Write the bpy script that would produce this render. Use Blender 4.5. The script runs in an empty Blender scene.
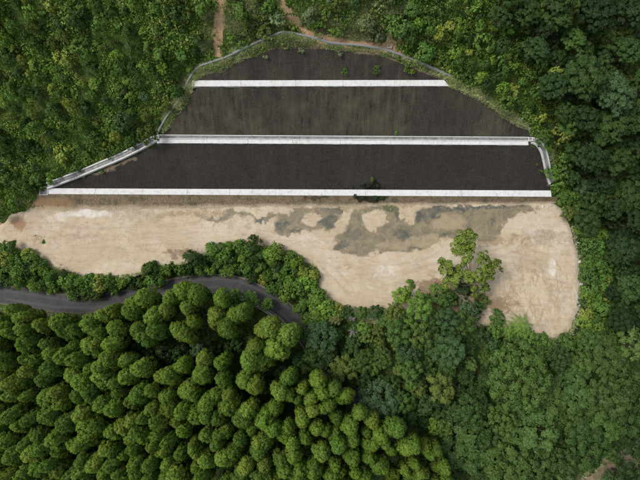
import bpy, math, random
import numpy as np
from mathutils import Vector

rng = np.random.default_rng(7)
random.seed(7)
scene = bpy.context.scene
COL = scene.collection
R = math.radians

# ------------------------------------------------------------------ camera
PITCH = R(12.0)          # drone camera tilted a little off straight down
DIST = 108.0             # metres along the optical axis to the levelled ground
FPX = 432.0              # focal length in pixels of a 640 wide picture
CAM = np.array([0.0, -DIST * math.sin(PITCH), DIST * math.cos(PITCH)])
cd = bpy.data.cameras.new('camera')
cam = bpy.data.objects.new('camera', cd)
COL.objects.link(cam)
cam.location = CAM
cam.rotation_euler = (PITCH, 0, 0)
cd.sensor_fit = 'HORIZONTAL'
cd.angle_x = 2 * math.atan(320 / FPX)
cd.clip_end = 2000
scene.camera = cam

# ------------------------------------------------------------------ sky, sun, exposure
SUN_ELEV, SUN_AZ = 56.0, -82.0        # the sun stands towards the left of the view
w = bpy.data.worlds.new('World'); scene.world = w; w.use_nodes = True
nt = w.node_tree; nt.nodes.clear()
sky = nt.nodes.new('ShaderNodeTexSky'); sky.sky_type = 'NISHITA'; sky.sun_disc = False
sky.sun_elevation = R(SUN_ELEV); sky.sun_rotation = R(SUN_AZ)
sky.air_density = 1.0; sky.dust_density = 3.0; sky.ozone_density = 1.0
bg = nt.nodes.new('ShaderNodeBackground'); bg.inputs['Strength'].default_value = 0.15
wo = nt.nodes.new('ShaderNodeOutputWorld')
grey = nt.nodes.new('ShaderNodeHueSaturation'); grey.inputs['Saturation'].default_value = .45     # thin cloud: a whiter sky
nt.links.new(sky.outputs[0], grey.inputs['Color']); nt.links.new(grey.outputs[0], bg.inputs[0]); nt.links.new(bg.outputs[0], wo.inputs[0])
sl = bpy.data.lights.new('sun', 'SUN'); sl.energy = 1.5; sl.angle = R(18); sl.color = (1, .965, .90)
sun = bpy.data.objects.new('sun', sl); COL.objects.link(sun)
sd = Vector((math.sin(R(SUN_AZ)) * math.cos(R(SUN_ELEV)), math.cos(R(SUN_AZ)) * math.cos(R(SUN_ELEV)), math.sin(R(SUN_ELEV))))
sun.rotation_euler = sd.to_track_quat('Z', 'Y').to_euler()
sun.location = (-40, 60, 90)
vs = scene.view_settings
vs.view_transform = 'Standard'; vs.look = 'None'; vs.gamma = 1; vs.use_curve_mapping = False
vs.exposure = 0.58
scene.cycles.max_bounces = 6; scene.cycles.diffuse_bounces = 3; scene.cycles.transmission_bounces = 4
scene.cycles.transparent_max_bounces = 6
scene.cycles.use_denoising = True

# ------------------------------------------------------------------ helpers
_fw = np.array([0, math.sin(PITCH), -math.cos(PITCH)])
_up = np.array([0, math.cos(PITCH), math.sin(PITCH)])
_rt = np.array([1.0, 0, 0])

def ray(px, py):
    px = np.asarray(px, float); py = np.asarray(py, float)
    return _fw + _rt * ((px - 320) / FPX)[..., None] - _up * ((py - 240) / FPX)[..., None]

def at(px, py, z):
    """the point at height z on the line of sight of a photo position"""
    d = ray(px, py)
    t = (np.asarray(z, float) - CAM[2]) / d[..., 2]
    return CAM + d * t[..., None]

def pix(P):
    v = np.asarray(P, float) - CAM
    dep = v @ _fw
    return 320 + FPX * (v @ _rt) / dep, 240 - FPX * (v @ _up) / dep

def fbm(x, y, scale, octv=4, seed=0, z=None):
    """smooth value noise, about -1..1"""
    x = np.asarray(x, float) / scale; y = np.asarray(y, float) / scale
    out = np.zeros(np.broadcast(x, y).shape); amp = 1.0; tot = 0
    for o in range(octv):
        def h(i, j):
            n = np.sin(i * 127.1 + j * 311.7 + (seed + o * 17) * 74.7) * 43758.5453
            return (n - np.floor(n)) * 2 - 1
        xi, yi = np.floor(x), np.floor(y); fx, fy = x - xi, y - yi
        fx = fx * fx * (3 - 2 * fx); fy = fy * fy * (3 - 2 * fy)
        v = (h(xi, yi) * (1 - fx) + h(xi + 1, yi) * fx) * (1 - fy) + (h(xi, yi + 1) * (1 - fx) + h(xi + 1, yi + 1) * fx) * fy
        out += v * amp; tot += amp; amp *= .5; x = x * 2.03 + 11.3; y = y * 2.03 + 5.7
    return out / tot * 1.5

def inside(x, y, poly):
    x = np.asarray(x, float); y = np.asarray(y, float)
    res = np.zeros(x.shape, bool); n = len(poly)
    for i in range(n):
        x0, y0 = poly[i][:2]; x1, y1 = poly[(i + 1) % n][:2]
        if y0 == y1: continue
        c = ((y0 > y) != (y1 > y)) & (x < (x1 - x0) * (y - y0) / (y1 - y0) + x0)
        res ^= c
    return res

def dist_line(x, y, pts, closed=False):
    """distance to a polyline; also the position along it (0..n)"""
    x = np.asarray(x, float); y = np.asarray(y, float)
    best = np.full(x.shape, 1e9); tt = np.zeros(x.shape)
    n = len(pts)
    for i in range(n if closed else n - 1):
        x0, y0 = pts[i][:2]; x1, y1 = pts[(i + 1) % n][:2]
        dx, dy = x1 - x0, y1 - y0
        t = np.clip(((x - x0) * dx + (y - y0) * dy) / max(dx * dx + dy * dy, 1e-9), 0, 1)
        d = np.hypot(x - x0 - t * dx, y - y0 - t * dy)
        m = d < best
        best = np.where(m, d, best); tt = np.where(m, i + t, tt)
    return best, tt

def sdist(x, y, poly):
    d, _ = dist_line(x, y, poly, True)
    return np.where(inside(x, y, poly), d, -d)

def sstep(a, b, v):
    t = np.clip((v - a) / (b - a), 0, 1)
    return t * t * (3 - 2 * t)

def smooth_line(pts, n=6):
    P = np.array(pts, float); out = []
    for i in range(len(P) - 1):
        p0 = P[max(i - 1, 0)]; p1 = P[i]; p2 = P[i + 1]; p3 = P[min(i + 2, len(P) - 1)]
        for k in range(n):
            t = k / n
            out.append(.5 * ((2 * p1) + (-p0 + p2) * t + (2 * p0 - 5 * p1 + 4 * p2 - p3) * t * t + (-p0 + 3 * p1 - 3 * p2 + p3) * t ** 3))
    out.append(P[-1])
    return np.array(out)

def mesh(name, V, F, mat=None, smooth=False, normals=None):
    """F: an (n,k) array, or a list of arrays of faces with the same number of corners each"""
    V = np.asarray(V, np.float32).reshape(-1, 3)
    Fs = F if isinstance(F, list) else [F]
    Fs = [np.asarray(f, np.int32) for f in Fs if len(f)]
    me = bpy.data.meshes.new(name)
    me.vertices.add(len(V)); me.vertices.foreach_set('co', V.ravel())
    idx = np.concatenate([f.ravel() for f in Fs])
    cnt = np.concatenate([np.full(len(f), f.shape[1], np.int32) for f in Fs])
    st = np.concatenate([[0], np.cumsum(cnt)[:-1]]).astype(np.int32)
    me.loops.add(len(idx)); me.loops.foreach_set('vertex_index', idx)
    me.polygons.add(len(cnt)); me.polygons.foreach_set('loop_start', st); me.polygons.foreach_set('loop_total', cnt)
    me.polygons.foreach_set('use_smooth', np.full(len(cnt), bool(smooth)))
    me.update(calc_edges=True); me.validate()
    if normals is not None:
        me.polygons.foreach_set('use_smooth', np.ones(len(me.polygons), bool))
        me.normals_split_custom_set_from_vertices([tuple(n) for n in normals])
    if mat: me.materials.append(mat)
    return me

def put(name, me, parent=None, label=None, cat=None, group=None, kind=None, loc=None):
    o = bpy.data.objects.new(name, me); COL.objects.link(o)
    if parent: o.parent = parent
    if loc is not None: o.location = loc
    for k, v in (('label', label), ('category', cat), ('group', group), ('kind', kind)):
        if v: o[k] = v
    return o

def attr(me, name, vals):
    a = me.attributes.new(name, 'FLOAT', 'POINT'); a.data.foreach_set('value', np.asarray(vals, np.float32))

def gridfaces(nx, ny):
    i = np.arange(nx - 1)[None, :] + np.arange(ny - 1)[:, None] * nx
    i = i.ravel()
    return np.stack([i, i + 1, i + nx + 1, i + nx], 1)

def tube(pts, rad, sides=7):
    """tapered tube through pts; rad one radius per point"""
    P = np.array(pts, float); n = len(P); V = []; F = []
    for i in range(n):
        d = P[min(i + 1, n - 1)] - P[max(i - 1, 0)]; d /= np.linalg.norm(d) + 1e-9
        a = np.cross(d, [0, 0, 1] if abs(d[2]) < .9 else [1, 0, 0]); a /= np.linalg.norm(a)
        b = np.cross(d, a)
        for k in range(sides):
            th = 2 * math.pi * k / sides
            V.append(P[i] + rad[i] * (a * math.cos(th) + b * math.sin(th)))
    for i in range(n - 1):
        for k in range(sides):
            k2 = (k + 1) % sides
            F.append((i * sides + k, i * sides + k2, (i + 1) * sides + k2, (i + 1) * sides + k))
    return np.array(V), np.array(F)

def join(parts):
    Vs, Fs, o = [], {}, 0
    for V, F in parts:
        Vs.append(V)
        for f in (F if isinstance(F, list) else [F]):
            Fs.setdefault(f.shape[1], []).append(f + o)
        o += len(V)
    return np.concatenate(Vs), [np.concatenate(v) for v in Fs.values()]

def box(c, s, ax=(1, 0, 0), az=(0, 0, 1)):
    ax = np.array(ax, float); ax /= np.linalg.norm(ax); az = np.array(az, float)
    ay = np.cross(az, ax); ay /= np.linalg.norm(ay); az = np.cross(ax, ay)
    V = np.array([np.array(c) + ax * s[0] * i / 2 + ay * s[1] * j / 2 + az * s[2] * k / 2 for k in (-1, 1) for j in (-1, 1) for i in (-1, 1)])
    F = np.array([(0, 2, 3, 1), (4, 5, 7, 6), (0, 1, 5, 4), (2, 6, 7, 3), (0, 4, 6, 2), (1, 3, 7, 5)])
    return V, F

def sweep(path, prof, caps=True):
    """sweep a closed cross profile (offset to the left, height) along a 3d path, kept upright"""
    P = np.array(path, float); n = len(P); m = len(prof); V = []
    for i in range(n):
        d = P[min(i + 1, n - 1)] - P[max(i - 1, 0)]; d[2] = 0; d /= np.linalg.norm(d) + 1e-9
        left = np.array([-d[1], d[0], 0])
        for (o, h) in prof: V.append(P[i] + left * o + np.array([0, 0, h]))
    F = []
    for i in range(n - 1):
        for k in range(m):
            k2 = (k + 1) % m
            F.append((i * m + k, i * m + k2, (i + 1) * m + k2, (i + 1) * m + k))
    Fl = [np.array(F)]
    if caps: Fl.append(np.array([list(range(m))[::-1], [(n - 1) * m + k for k in range(m)]]))
    return np.array(V), Fl

def resample(path, step):
    P = np.array(path, float); s = np.concatenate([[0], np.cumsum(np.linalg.norm(np.diff(P, axis=0), axis=1))])
    q = np.linspace(0, s[-1], max(2, int(round(s[-1] / step)) + 1))
    return np.stack([np.interp(q, s, P[:, k]) for k in range(P.shape[1])], 1)

# ------------------------------------------------------------------ materials
class N:
    """a few shorthands for building node materials"""
    def __init__(s, name):
        s.m = bpy.data.materials.new(name); s.m.use_nodes = True; s.t = s.m.node_tree; s.t.nodes.clear()
        s.out = s.t.nodes.new('ShaderNodeOutputMaterial')
    def n(s, typ, **kw):
        o = s.t.nodes.new(typ)
        for k, v in kw.items(): setattr(o, k, v)
        return o
    def l(s, a, b): s.t.links.new(a, b)
    def pos(s, scale=(1, 1, 1), rot=(0, 0, 0)):
        g = s.n('ShaderNodeNewGeometry'); mp = s.n('ShaderNodeMapping'); s.l(g.outputs['Position'], mp.inputs[0])
        mp.inputs['Scale'].default_value = scale; mp.inputs['Rotation'].default_value = rot
        return mp.outputs[0]
    def noise(s, vec, scale, detail=4, rough=.55, dist=0):
        o = s.n('ShaderNodeTexNoise'); s.l(vec, o.inputs['Vector'])
        o.inputs['Scale'].default_value = scale; o.inputs['Detail'].default_value = detail
        o.inputs['Roughness'].default_value = rough; o.inputs['Distortion'].default_value = dist
        return o.outputs['Fac']
    def ramp(s, fac, stops):
        o = s.n('ShaderNodeValToRGB'); s.l(fac, o.inputs[0]); e = o.color_ramp.elements
        while len(e) < len(stops): e.new(.5)
        for el, (p, c) in zip(e, stops):
            el.position = p; el.color = (*c, 1) if len(c) == 3 else c
        return o.outputs[0]
    def rng(s, fac, a, b, c=0, d=1):
        o = s.n('ShaderNodeMapRange'); s.l(fac, o.inputs[0])
        for i, v in enumerate((a, b, c, d)): o.inputs[i + 1].default_value = v
        return o.outputs[0]
    def math(s, op, a, b=None):
        o = s.n('ShaderNodeMath', operation=op)
        for i, v in enumerate((a, b)):
            if v is None: continue
            if isinstance(v, (int, float)): o.inputs[i].default_value = v
            else: s.l(v, o.inputs[i])
        return o.outputs[0]
    def mix(s, fac, a, b, blend='MIX'):
        o = s.n('ShaderNodeMix', data_type='RGBA', blend_type=blend)
        for sock, v in ((o.inputs[0], fac), (o.inputs[6], a), (o.inputs[7], b)):
            if isinstance(v, (int, float)): sock.default_value = v
            elif isinstance(v, tuple): sock.default_value = (*v, 1)
            else: s.l(v, sock)
        return o.outputs[2]
    def attr(s, name):
        return s.n('ShaderNodeAttribute', attribute_name=name).outputs['Fac']
    def bsdf(s, col, rough=.9, spec=.2, bump=None, bstr=.3, bdist=.1):
        b = s.n('ShaderNodeBsdfPrincipled')
        if isinstance(col, tuple): b.inputs['Base Color'].default_value = (*col, 1)
        else: s.l(col, b.inputs['Base Color'])
        if isinstance(rough, (int, float)): b.inputs['Roughness'].default_value = rough
        else: s.l(rough, b.inputs['Roughness'])
        b.inputs['Specular IOR Level'].default_value = spec
        if bump is not None:
            bp = s.n('ShaderNodeBump'); bp.inputs['Strength'].default_value = bstr; bp.inputs['Distance'].default_value = bdist
            s.l(bump, bp.inputs['Height']); s.l(bp.outputs[0], b.inputs['Normal'])
        return b
    def done(s, b):
        s.l(b.outputs[0], s.out.inputs[0]); return s.m

def m_terrain():
    k = N('forest_floor'); p = k.pos()
    a = k.noise(p, .12, 6); b = k.noise(p, 1.6, 6, .65)
    c = k.ramp(b, [(.3, (.022, .036, .010)), (.5, (.05, .08, .018)), (.66, (.085, .115, .03)), (.8, (.12, .11, .05))])
    c = k.mix(k.rng(a, .5, .7, 0, .4), c, (.04, .036, .018))
    return k.done(k.bsdf(c, .95, .1, b, .8, .4))

def m_sand():
    k = N('levelled_sandy_ground'); p = k.pos()
    n1 = k.noise(p, .09, 6, .6, .6); n2 = k.noise(p, .55, 9, .72, .5); n3 = k.noise(p, 3.2, 5, .75)
    st = k.noise(k.pos((.18, 1.3, 1), (0, 0, R(-4))), .8, 5, .65, .8)
    c = k.ramp(n1, [(.32, (.33, .265, .18)), (.5, (.405, .34, .245)), (.68, (.475, .415, .32))])
    c = k.mix(k.rng(n2, .35, .7, 0, .75), c, (.36, .285, .185))
    c = k.mix(k.rng(st, .52, .72, 0, .4), c, (.32, .255, .165))
    c = k.mix(k.rng(n3, .5, .75, 0, .5), c, (.31, .245, .16))
    tn = k.noise(k.pos((.10, .55, 1), (0, 0, R(5))), .5, 5, .6, 1.4)
    lines_ = k.rng(k.math('ABSOLUTE', k.math('SUBTRACT', tn, .5)), .0, .035, 1, 0)
    c = k.mix(k.math('MULTIPLY', lines_, k.rng(n2, .38, .62, 0, .6)), c, (.22, .17, .105))
    t2 = k.noise(k.pos((.5, .16, 1), (0, 0, R(28))), .9, 4, .6, 1.0)
    c = k.mix(k.math('MULTIPLY', k.rng(k.math('ABSOLUTE', k.math('SUBTRACT', t2, .5)), .0, .05, 1, 0), k.math('MULTIPLY', k.attr('rutted'), .7)), c, (.25, .185, .105))
    c = k.mix(k.math('MULTIPLY', k.attr('track'), k.rng(n3, .35, .6, .1, .5)), c, (.25, .20, .135))
    spk = k.noise(p, 6.5, 3, .6); c = k.mix(k.rng(spk, .64, .74, 0, .55), c, (.20, .16, .11)); c = k.mix(k.rng(spk, .30, .22, 0, .5), c, (.52, .46, .36))
    def m(name, lo, hi, amt, nz, col, c):
        v = k.math('ADD', k.attr(name), k.math('ADD', k.math('MULTIPLY', k.math('SUBTRACT', nz, .5), 2.0), k.math('MULTIPLY', k.math('SUBTRACT', n3, .5), .8)))
        return k.mix(k.rng(v, lo, hi, 0, amt), c, col)
    c = m('grime', .35, 1.05, .7, n2, (.245, .20, .145), c)
    c = m('white', .45, 1.05, .75, n2, (.60, .58, .54), c)
    c = m('orange', .35, .95, .8, n2, (.24, .125, .065), c)
    c = m('brown', .3, .8, .85, n2, (.17, .115, .065), c)
    c = m('damp', .32, .62, .7, n2, (.23, .165, .085), c)
    wn = k.noise(p, .42, 8, .7, 1.1)
    mud = k.ramp(wn, [(.3, (.115, .112, .09)), (.42, (.17, .155, .112)), (.54, (.235, .198, .132)), (.7, (.31, .265, .185))])
    v = k.math('ADD', k.attr('wet'), k.math('ADD', k.math('MULTIPLY', k.math('SUBTRACT', n2, .5), 1.1), k.math('MULTIPLY', k.math('SUBTRACT', n3, .5), .35)))
    c = k.mix(k.rng(v, .08, .85, 0, .95), c, mud)
    c = k.mix(k.math('MULTIPLY', k.rng(k.attr('pale_mud'), .3, .8), k.rng(wn, .3, .6, .4, .95)), c, (.34, .285, .195))
    c = k.mix(k.math('MULTIPLY', k.rng(k.attr('silt'), .3, .75), k.rng(wn, .35, .6, .9, .5)), c, (.068, .078, .075))  # blue-grey silt and algae, with the sky's reflection painted in
    c = k.mix(k.rng(k.math('ADD', k.attr('weed'), k.math('SUBTRACT', n3, .5)), .4, .7, 0, .8), c, (.075, .10, .03))
    h = k.math('ADD', k.math('MULTIPLY', n2, .8), k.math('MULTIPLY', n3, .35))
    rough = k.rng(v, .4, .6, .95, .55)
    return k.done(k.bsdf(c, rough, .2, h, .7, .25))

def m_slope():
    k = N('dark_sprayed_slope'); p = k.pos()
    n = k.noise(p, .25, 6, .6); f = k.noise(p, 2.6, 6, .7)
    g = k.noise(k.pos((1, .16, .16)), .9, 8, .78, .25)      # streaks running down the slope
    g2 = k.noise(k.pos((1, .05, .05)), 1.6, 4, .7)
    c = k.ramp(f, [(.22, (.0145, .013, .012)), (.52, (.0255, .0228, .0205)), (.78, (.052, .0465, .039))])
    s = k.math('MULTIPLY', k.rng(k.math('ADD', g, k.math('MULTIPLY', g2, .4)), .6, 1.0), k.attr('faded'))
    c = k.mix(k.math('MULTIPLY', s, k.rng(f, .2, .62, .45, 1)), c, (.105, .088, .055))
    c = k.mix(k.math('MULTIPLY', k.rng(n, .42, .68, 0, .6), k.attr('faded')), c, (.085, .072, .046))
    h2 = k.noise(k.pos((.25, 1.6, 1.6)), .8, 6, .75, .3); c = k.mix(k.rng(h2, .52, .72, 0, .45), c, (.045, .037, .031)); c = k.mix(k.rng(h2, .42, .28, 0, .5), c, (.012, .0105, .0105))
    c = k.mix(k.rng(k.noise(p, 7, 3, .6), .66, .8, 0, .5), c, (.09, .075, .05))
    c = k.mix(k.rng(k.math('ADD', k.attr('seep'), k.math('SUBTRACT', f, .5)), .35, .7, 0, .9), c, (.006, .007, .005))
    c = k.mix(k.rng(k.math('ADD', k.attr('soil'), k.math('SUBTRACT', f, .5)), .35, .75, 0, .9), c, (.17, .13, .085))
    return k.done(k.bsdf(c, .95, .12, k.math('ADD', f, k.math('MULTIPLY', g, .6)), .8, .2))

def m_bank():
    k = N('brown_earth_bank'); p = k.pos()
    n = k.noise(p, .5, 6, .65, .5); f = k.noise(p, 3.0, 6, .75); v = k.noise(k.pos((1, .2, .2)), .9, 5, .7)
    c = k.ramp(f, [(.28, (.07, .055, .035)), (.5, (.17, .13, .08)), (.72, (.29, .225, .15))])
    c = k.mix(k.rng(n, .5, .66, 0, .7), c, (.055, .052, .03))
    c = k.mix(k.rng(v, .56, .7, 0, .6), c, (.22, .15, .085))
    c = k.mix(k.rng(k.math('ADD', k.attr('seep'), k.math('SUBTRACT', f, .5)), .35, .7, 0, .9), c, (.012, .016, .010))
    c = k.mix(k.rng(k.math('ADD', k.attr('ochre'), k.math('SUBTRACT', n, .5)), .3, .8, 0, .7), c, (.25, .155, .08))
    c = k.mix(k.rng(k.math('ADD', k.attr('toe'), k.math('MULTIPLY', k.math('SUBTRACT', f, .5), 1.1)), .3, 1.0, 0, .85), c, (.38, .315, .215))
    return k.done(k.bsdf(c, .95, .1, k.math('ADD', f, n), .9, .3))

def m_concrete(name, base, dirt, amt):
    k = N(name); p = k.pos()
    n = k.noise(p, 1.2, 6, .7); f = k.noise(p, 6, 4, .7); lo = k.noise(p, .16, 4, .6)
    c = k.mix(k.rng(n, .5, .75, 0, amt), base, dirt)
    c = k.mix(k.rng(f, .62, .8, 0, .35), c, dirt)
    c = k.mix(k.rng(lo, .5, .7, 0, amt * .6), c, tuple(v * .72 for v in base))
    ms = k.noise(k.pos((1, .35, .35)), 2.2, 5, .75, .4); c = k.mix(k.rng(ms, .54, .70, 0, .6), c, (.19, .175, .14))
    sp = k.noise(p, 11, 3, .6); c = k.mix(k.rng(sp, .68, .76, 0, .6), c, (.12, .12, .09))
    return k.done(k.bsdf(c, .85, .25, f, .3, .02))

def m_asphalt():
    k = N('worn_asphalt'); p = k.pos()
    n = k.noise(p, .22, 5, .6); f = k.noise(p, 4, 5, .7); u = k.attr('across')
    c = k.ramp(n, [(.3, (.034, .034, .035)), (.55, (.05, .049, .048)), (.75, (.072, .07, .067))])
    tr = k.math('ABSOLUTE', k.math('SUBTRACT', k.math('ABSOLUTE', u), .42))
    c = k.mix(k.rng(tr, .0, .22, .4, 0), c, (.10, .097, .093))
    c = k.mix(k.rng(f, .55, .78, 0, .5), c, (.035, .033, .031))
    ed = k.math('ADD', k.math('ABSOLUTE', u), k.math('MULTIPLY', k.math('SUBTRACT', f, .5), .6))
    c = k.mix(k.rng(ed, .74, 1.05, 0, .85), c, (.12, .095, .06))
    pt = k.noise(p, .5, 3, .5); c = k.mix(k.rng(pt, .60, .63, 0, .5), c, (.03, .03, .031)); c = k.mix(k.rng(k.noise(p, 5, 4, .7), .62, .72, 0, .7), c, (.13, .10, .05))
    return k.done(k.bsdf(c, .85, .3, f, .3, .03))

def m_path():
    k = N('bare_dirt_path'); p = k.pos()
    n = k.noise(p, .6, 6, .65); f = k.noise(p, 3.5, 5, .75)
    c = k.ramp(f, [(.3, (.20, .125, .065)), (.52, (.33, .22, .125)), (.75, (.44, .33, .21))])
    c = k.mix(k.rng(n, .5, .7, 0, .6), c, (.17, .14, .07))
    return k.done(k.bsdf(c, .95, .1, f, .9, .2))

def m_foliage(name='foliage', trans=.28):
    """leaf colour comes from the object's own colour; leaf clumps vary a little from one to the next"""
    k = N(name)
    oi = k.n('ShaderNodeObjectInfo'); g = k.n('ShaderNodeNewGeometry'); ri = g.outputs['Random Per Island']
    hsv = k.n('ShaderNodeHueSaturation'); k.l(oi.outputs['Color'], hsv.inputs['Color'])
    k.l(k.rng(ri, 0, 1, .472, .522), hsv.inputs['Hue'])
    pr = k.math('FRACT', k.math('MULTIPLY', ri, 37.7))
    k.l(k.rng(pr, 0, 1, .68, 1.42), hsv.inputs['Value'])
    k.l(k.rng(pr, 0, 1, 1.0, .85), hsv.inputs['Saturation'])
    b = k.bsdf(hsv.outputs[0], .7, .10)
    t = k.n('ShaderNodeBsdfTranslucent')
    k.l(k.mix(.5, hsv.outputs[0], (.08, .17, .02)), t.inputs[0])
    ms = k.n('ShaderNodeMixShader'); ms.inputs[0].default_value = trans
    k.l(b.outputs[0], ms.inputs[1]); k.l(t.outputs[0], ms.inputs[2])
    return k.done(ms)

def m_ground_cover(name, stops, nscale):
    k = N(name); p = k.pos()
    n = k.noise(p, nscale, 5, .6, .4); g = k.n('ShaderNodeNewGeometry'); ri = g.outputs['Random Per Island']
    v = k.math('ADD', n, k.math('MULTIPLY', k.math('SUBTRACT', ri, .5), .34))
    c = k.ramp(v, stops)
    hsv = k.n('ShaderNodeHueSaturation'); k.l(c, hsv.inputs['Color'])
    k.l(k.rng(k.math('FRACT', k.math('MULTIPLY', ri, 53.3)), 0, 1, .6, 1.45), hsv.inputs['Value'])
    b = k.bsdf(hsv.outputs[0], .7, .10)
    t = k.n('ShaderNodeBsdfTranslucent'); k.l(hsv.outputs[0], t.inputs[0])
    ms = k.n('ShaderNodeMixShader'); ms.inputs[0].default_value = .25
    k.l(b.outputs[0], ms.inputs[1]); k.l(t.outputs[0], ms.inputs[2])
    return k.done(ms)

def m_plain(name, c, c2, scale, rough=.9):
    k = N(name); p = k.pos(); n = k.noise(p, scale, 5, .65)
    return k.done(k.bsdf(k.ramp(n, [(.35, c), (.65, c2)]), rough, .2, n, .5, .05))

def m_water():
    k = N('muddy_water')
    t = k.n('ShaderNodeBsdfTransparent'); t.inputs[0].default_value = (.97, .965, .94, 1)
    gl = k.n('ShaderNodeBsdfGlossy'); gl.inputs['Roughness'].default_value = .04
    bp = k.n('ShaderNodeBump'); bp.inputs['Strength'].default_value = .05
    k.l(k.noise(k.pos(), 3, 3), bp.inputs['Height']); k.l(bp.outputs[0], gl.inputs['Normal'])
    fr = k.n('ShaderNodeFresnel'); fr.inputs[0].default_value = 1.33
    ms = k.n('ShaderNodeMixShader'); k.l(fr.outputs[0], ms.inputs[0]); k.l(t.outputs[0], ms.inputs[1]); k.l(gl.outputs[0], ms.inputs[2])
    return k.done(ms)

M = dict(
    terrain=m_terrain(), sand=m_sand(), slope=m_slope(), bank=m_bank(), asphalt=m_asphalt(), path=m_path(), leaf=m_foliage(), water=m_water(),
    white=m_concrete('white_concrete', (.52, .52, .505), (.27, .26, .235), .65),
    grey=m_concrete('weathered_concrete', (.31, .31, .30), (.15, .15, .135), .7),
    pale=m_concrete('pale_concrete', (.48, .48, .47), (.22, .215, .20), .6),
    silted=m_plain('silted_concrete', (.11, .11, .10), (.24, .24, .225), 1.2),  # mottled grey for the channel floors, darker than the walls
    bark=m_plain('bark', (.05, .038, .027), (.12, .095, .07), 3),
    dead=m_plain('bleached_wood', (.16, .15, .14), (.30, .285, .27), 4),
    soil=m_plain('shaded_track_soil', (.075, .07, .035), (.20, .15, .10), .9),  # brown-grey soil, darkened further to paint in the shade on the track
    rock=m_plain('pale_rock', (.30, .28, .245), (.46, .44, .40), 2),
    paint=m_plain('road_paint', (.16, .155, .145), (.34, .33, .31), 1.5),
    rail=m_plain('galvanised_rail', (.55, .52, .44), (.68, .64, .54), 2, .6),
)

# ------------------------------------------------------------------ lie of the land
# the cut slope: level concrete terraces with planes between them, all running nearly east-west
def yline(l, r, z):
    """a terrace edge given by its left and right photo positions, as y = a + b x"""
    A, B = at(np.array([l[0], r[0]]), np.array([l[1], r[1]]), z)
    b = (B[1] - A[1]) / (B[0] - A[0]); return (A[1] - b * A[0], b)
GRADE = .78
Z1 = 1.7
L_toe = yline((60, 210), (545, 203), 0)
L_1a = yline((60, 194.2), (545, 196.8), Z1)
L_1b = yline((60, 188.4), (545, 190.6), Z1)
def rise(L, l, r):
    """climb from line L at GRADE until the sight line of the photo positions l..r is met"""
    px, py = (l[0] + r[0]) / 2, (l[1] + r[1]) / 2
    d = ray(px, py); a, b = L[1], L[2]
    # z = z0 + GRADE (y - a - b x)
    # CAMz + t dz = z0 + G (CAMy + t dy - a - b t dx)
    t = (L[0] + GRADE * (CAM[1] - a) - CAM[2]) / (d[2] - GRADE * (d[1] - b * d[0]))
    return float((CAM + d * t)[2])
Z2 = rise((Z1, *L_1b), (160, 143.5), (530, 145.5))
L_2a = yline((160, 143.2), (530, 145.2), Z2)
L_2b = yline((160, 134.8), (530, 137.2), Z2)
Z3 = rise((Z2, *L_2b), (195, 87), (447, 86.5))
L_3a = yline((195, 86.6), (447, 86.2), Z3)
L_3b = yline((195, 80.6), (447, 80.2), Z3)
print('terraces', Z1, Z2, Z3)

def Y(L, x): return L[0] + L[1] * np.asarray(x, float)
def cut_z(x, y):
    x = np.asarray(x, float); y = np.asarray(y, float)
    z = np.zeros(np.broadcast(x, y).shape)
    for La, Lb, za, zb in ((L_toe, L_1a, 0, Z1), (L_1b, L_2a, Z1, Z2), (L_2b, L_3a, Z2, Z3)):
        t = np.clip((y - Y(La, x)) / (Y(Lb, x) - Y(La, x)), 0, 1); z = z + t * (zb - za)
    return z + np.maximum(0, y - Y(L_3b, x)) * GRADE

def on_cut(px, py):
    px = np.asarray(px, float); py = np.asarray(py, float)
    z = np.zeros(px.shape)
    for _ in range(60):
        P = at(px, py, z); z = z * .5 + cut_z(P[..., 0], P[..., 1]) * .5
    return at(px, py, z)

S1_TOP = [(44, 190), (60, 184.5), (85, 177.5), (105, 169), (130, 158), (155, 146), (160, 143.5), (530, 145.5), (538, 149), (543, 160), (546, 174), (551, 190)]
S2_TOP = [(162, 134), (175, 117), (190, 99), (197, 87), (447, 86.5), (465, 92), (484, 99.5), (497, 109), (512, 120), (526, 127), (531, 136.5)]
S3_TOP = [(197, 79.5), (204, 73), (222, 71), (236, 60), (254, 55), (276, 47), (296, 47), (322, 48), (354, 52), (377, 53), (396, 59.5), (416, 68), (444, 79)]
CUT_PX = [(30, 205), (42, 190)] + S1_TOP[1:6] + [(155, 136), (162, 132)] + S2_TOP[1:3] + [(192, 84), (194, 78)] + S3_TOP[1:-1] + [(448, 78), (450, 86)] + S2_TOP[6:10] + [(533, 137), (543, 146), (549, 162), (552, 180), (554, 196), (556, 204)]
cut_w = on_cut([p[0] for p in CUT_PX], [p[1] for p in CUT_PX])
CUT_POLY = [(p[0], p[1]) for p in cut_w]

PLAT_PX = [(-30, 240), (-5, 228), (10, 214), (40, 207), (100, 206), (300, 203), (550, 200), (562, 207), (572, 228), (579, 255), (581, 285), (578, 315), (568, 335), (554, 341), (535, 336), (515, 326), (470, 326), (430, 322), (410, 322), (385, 323), (365, 322), (345, 312), (327, 302), (318, 284), (318, 270), (300, 260), (276, 250), (252, 243), (226, 245), (192, 261), (150, 271), (112, 281), (82, 281), (55, 270), (35, 257), (12, 250), (-30, 252)]
plat_w = at([p[0] for p in PLAT_PX], [p[1] for p in PLAT_PX], np.zeros(len(PLAT_PX)))
_pw = resample(np.r_[plat_w, plat_w[:1]], .7)[:-1, :2]
_pw = _pw + np.stack([fbm(_pw[:, 0], _pw[:, 1], 2.4, 3, 71), fbm(_pw[:, 0], _pw[:, 1], 2.4, 3, 72)], 1) * .45
PLAT_POLY = [tuple(p) for p in _pw]
PLAT_COARSE = [(p[0], p[1]) for p in plat_w]

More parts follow.
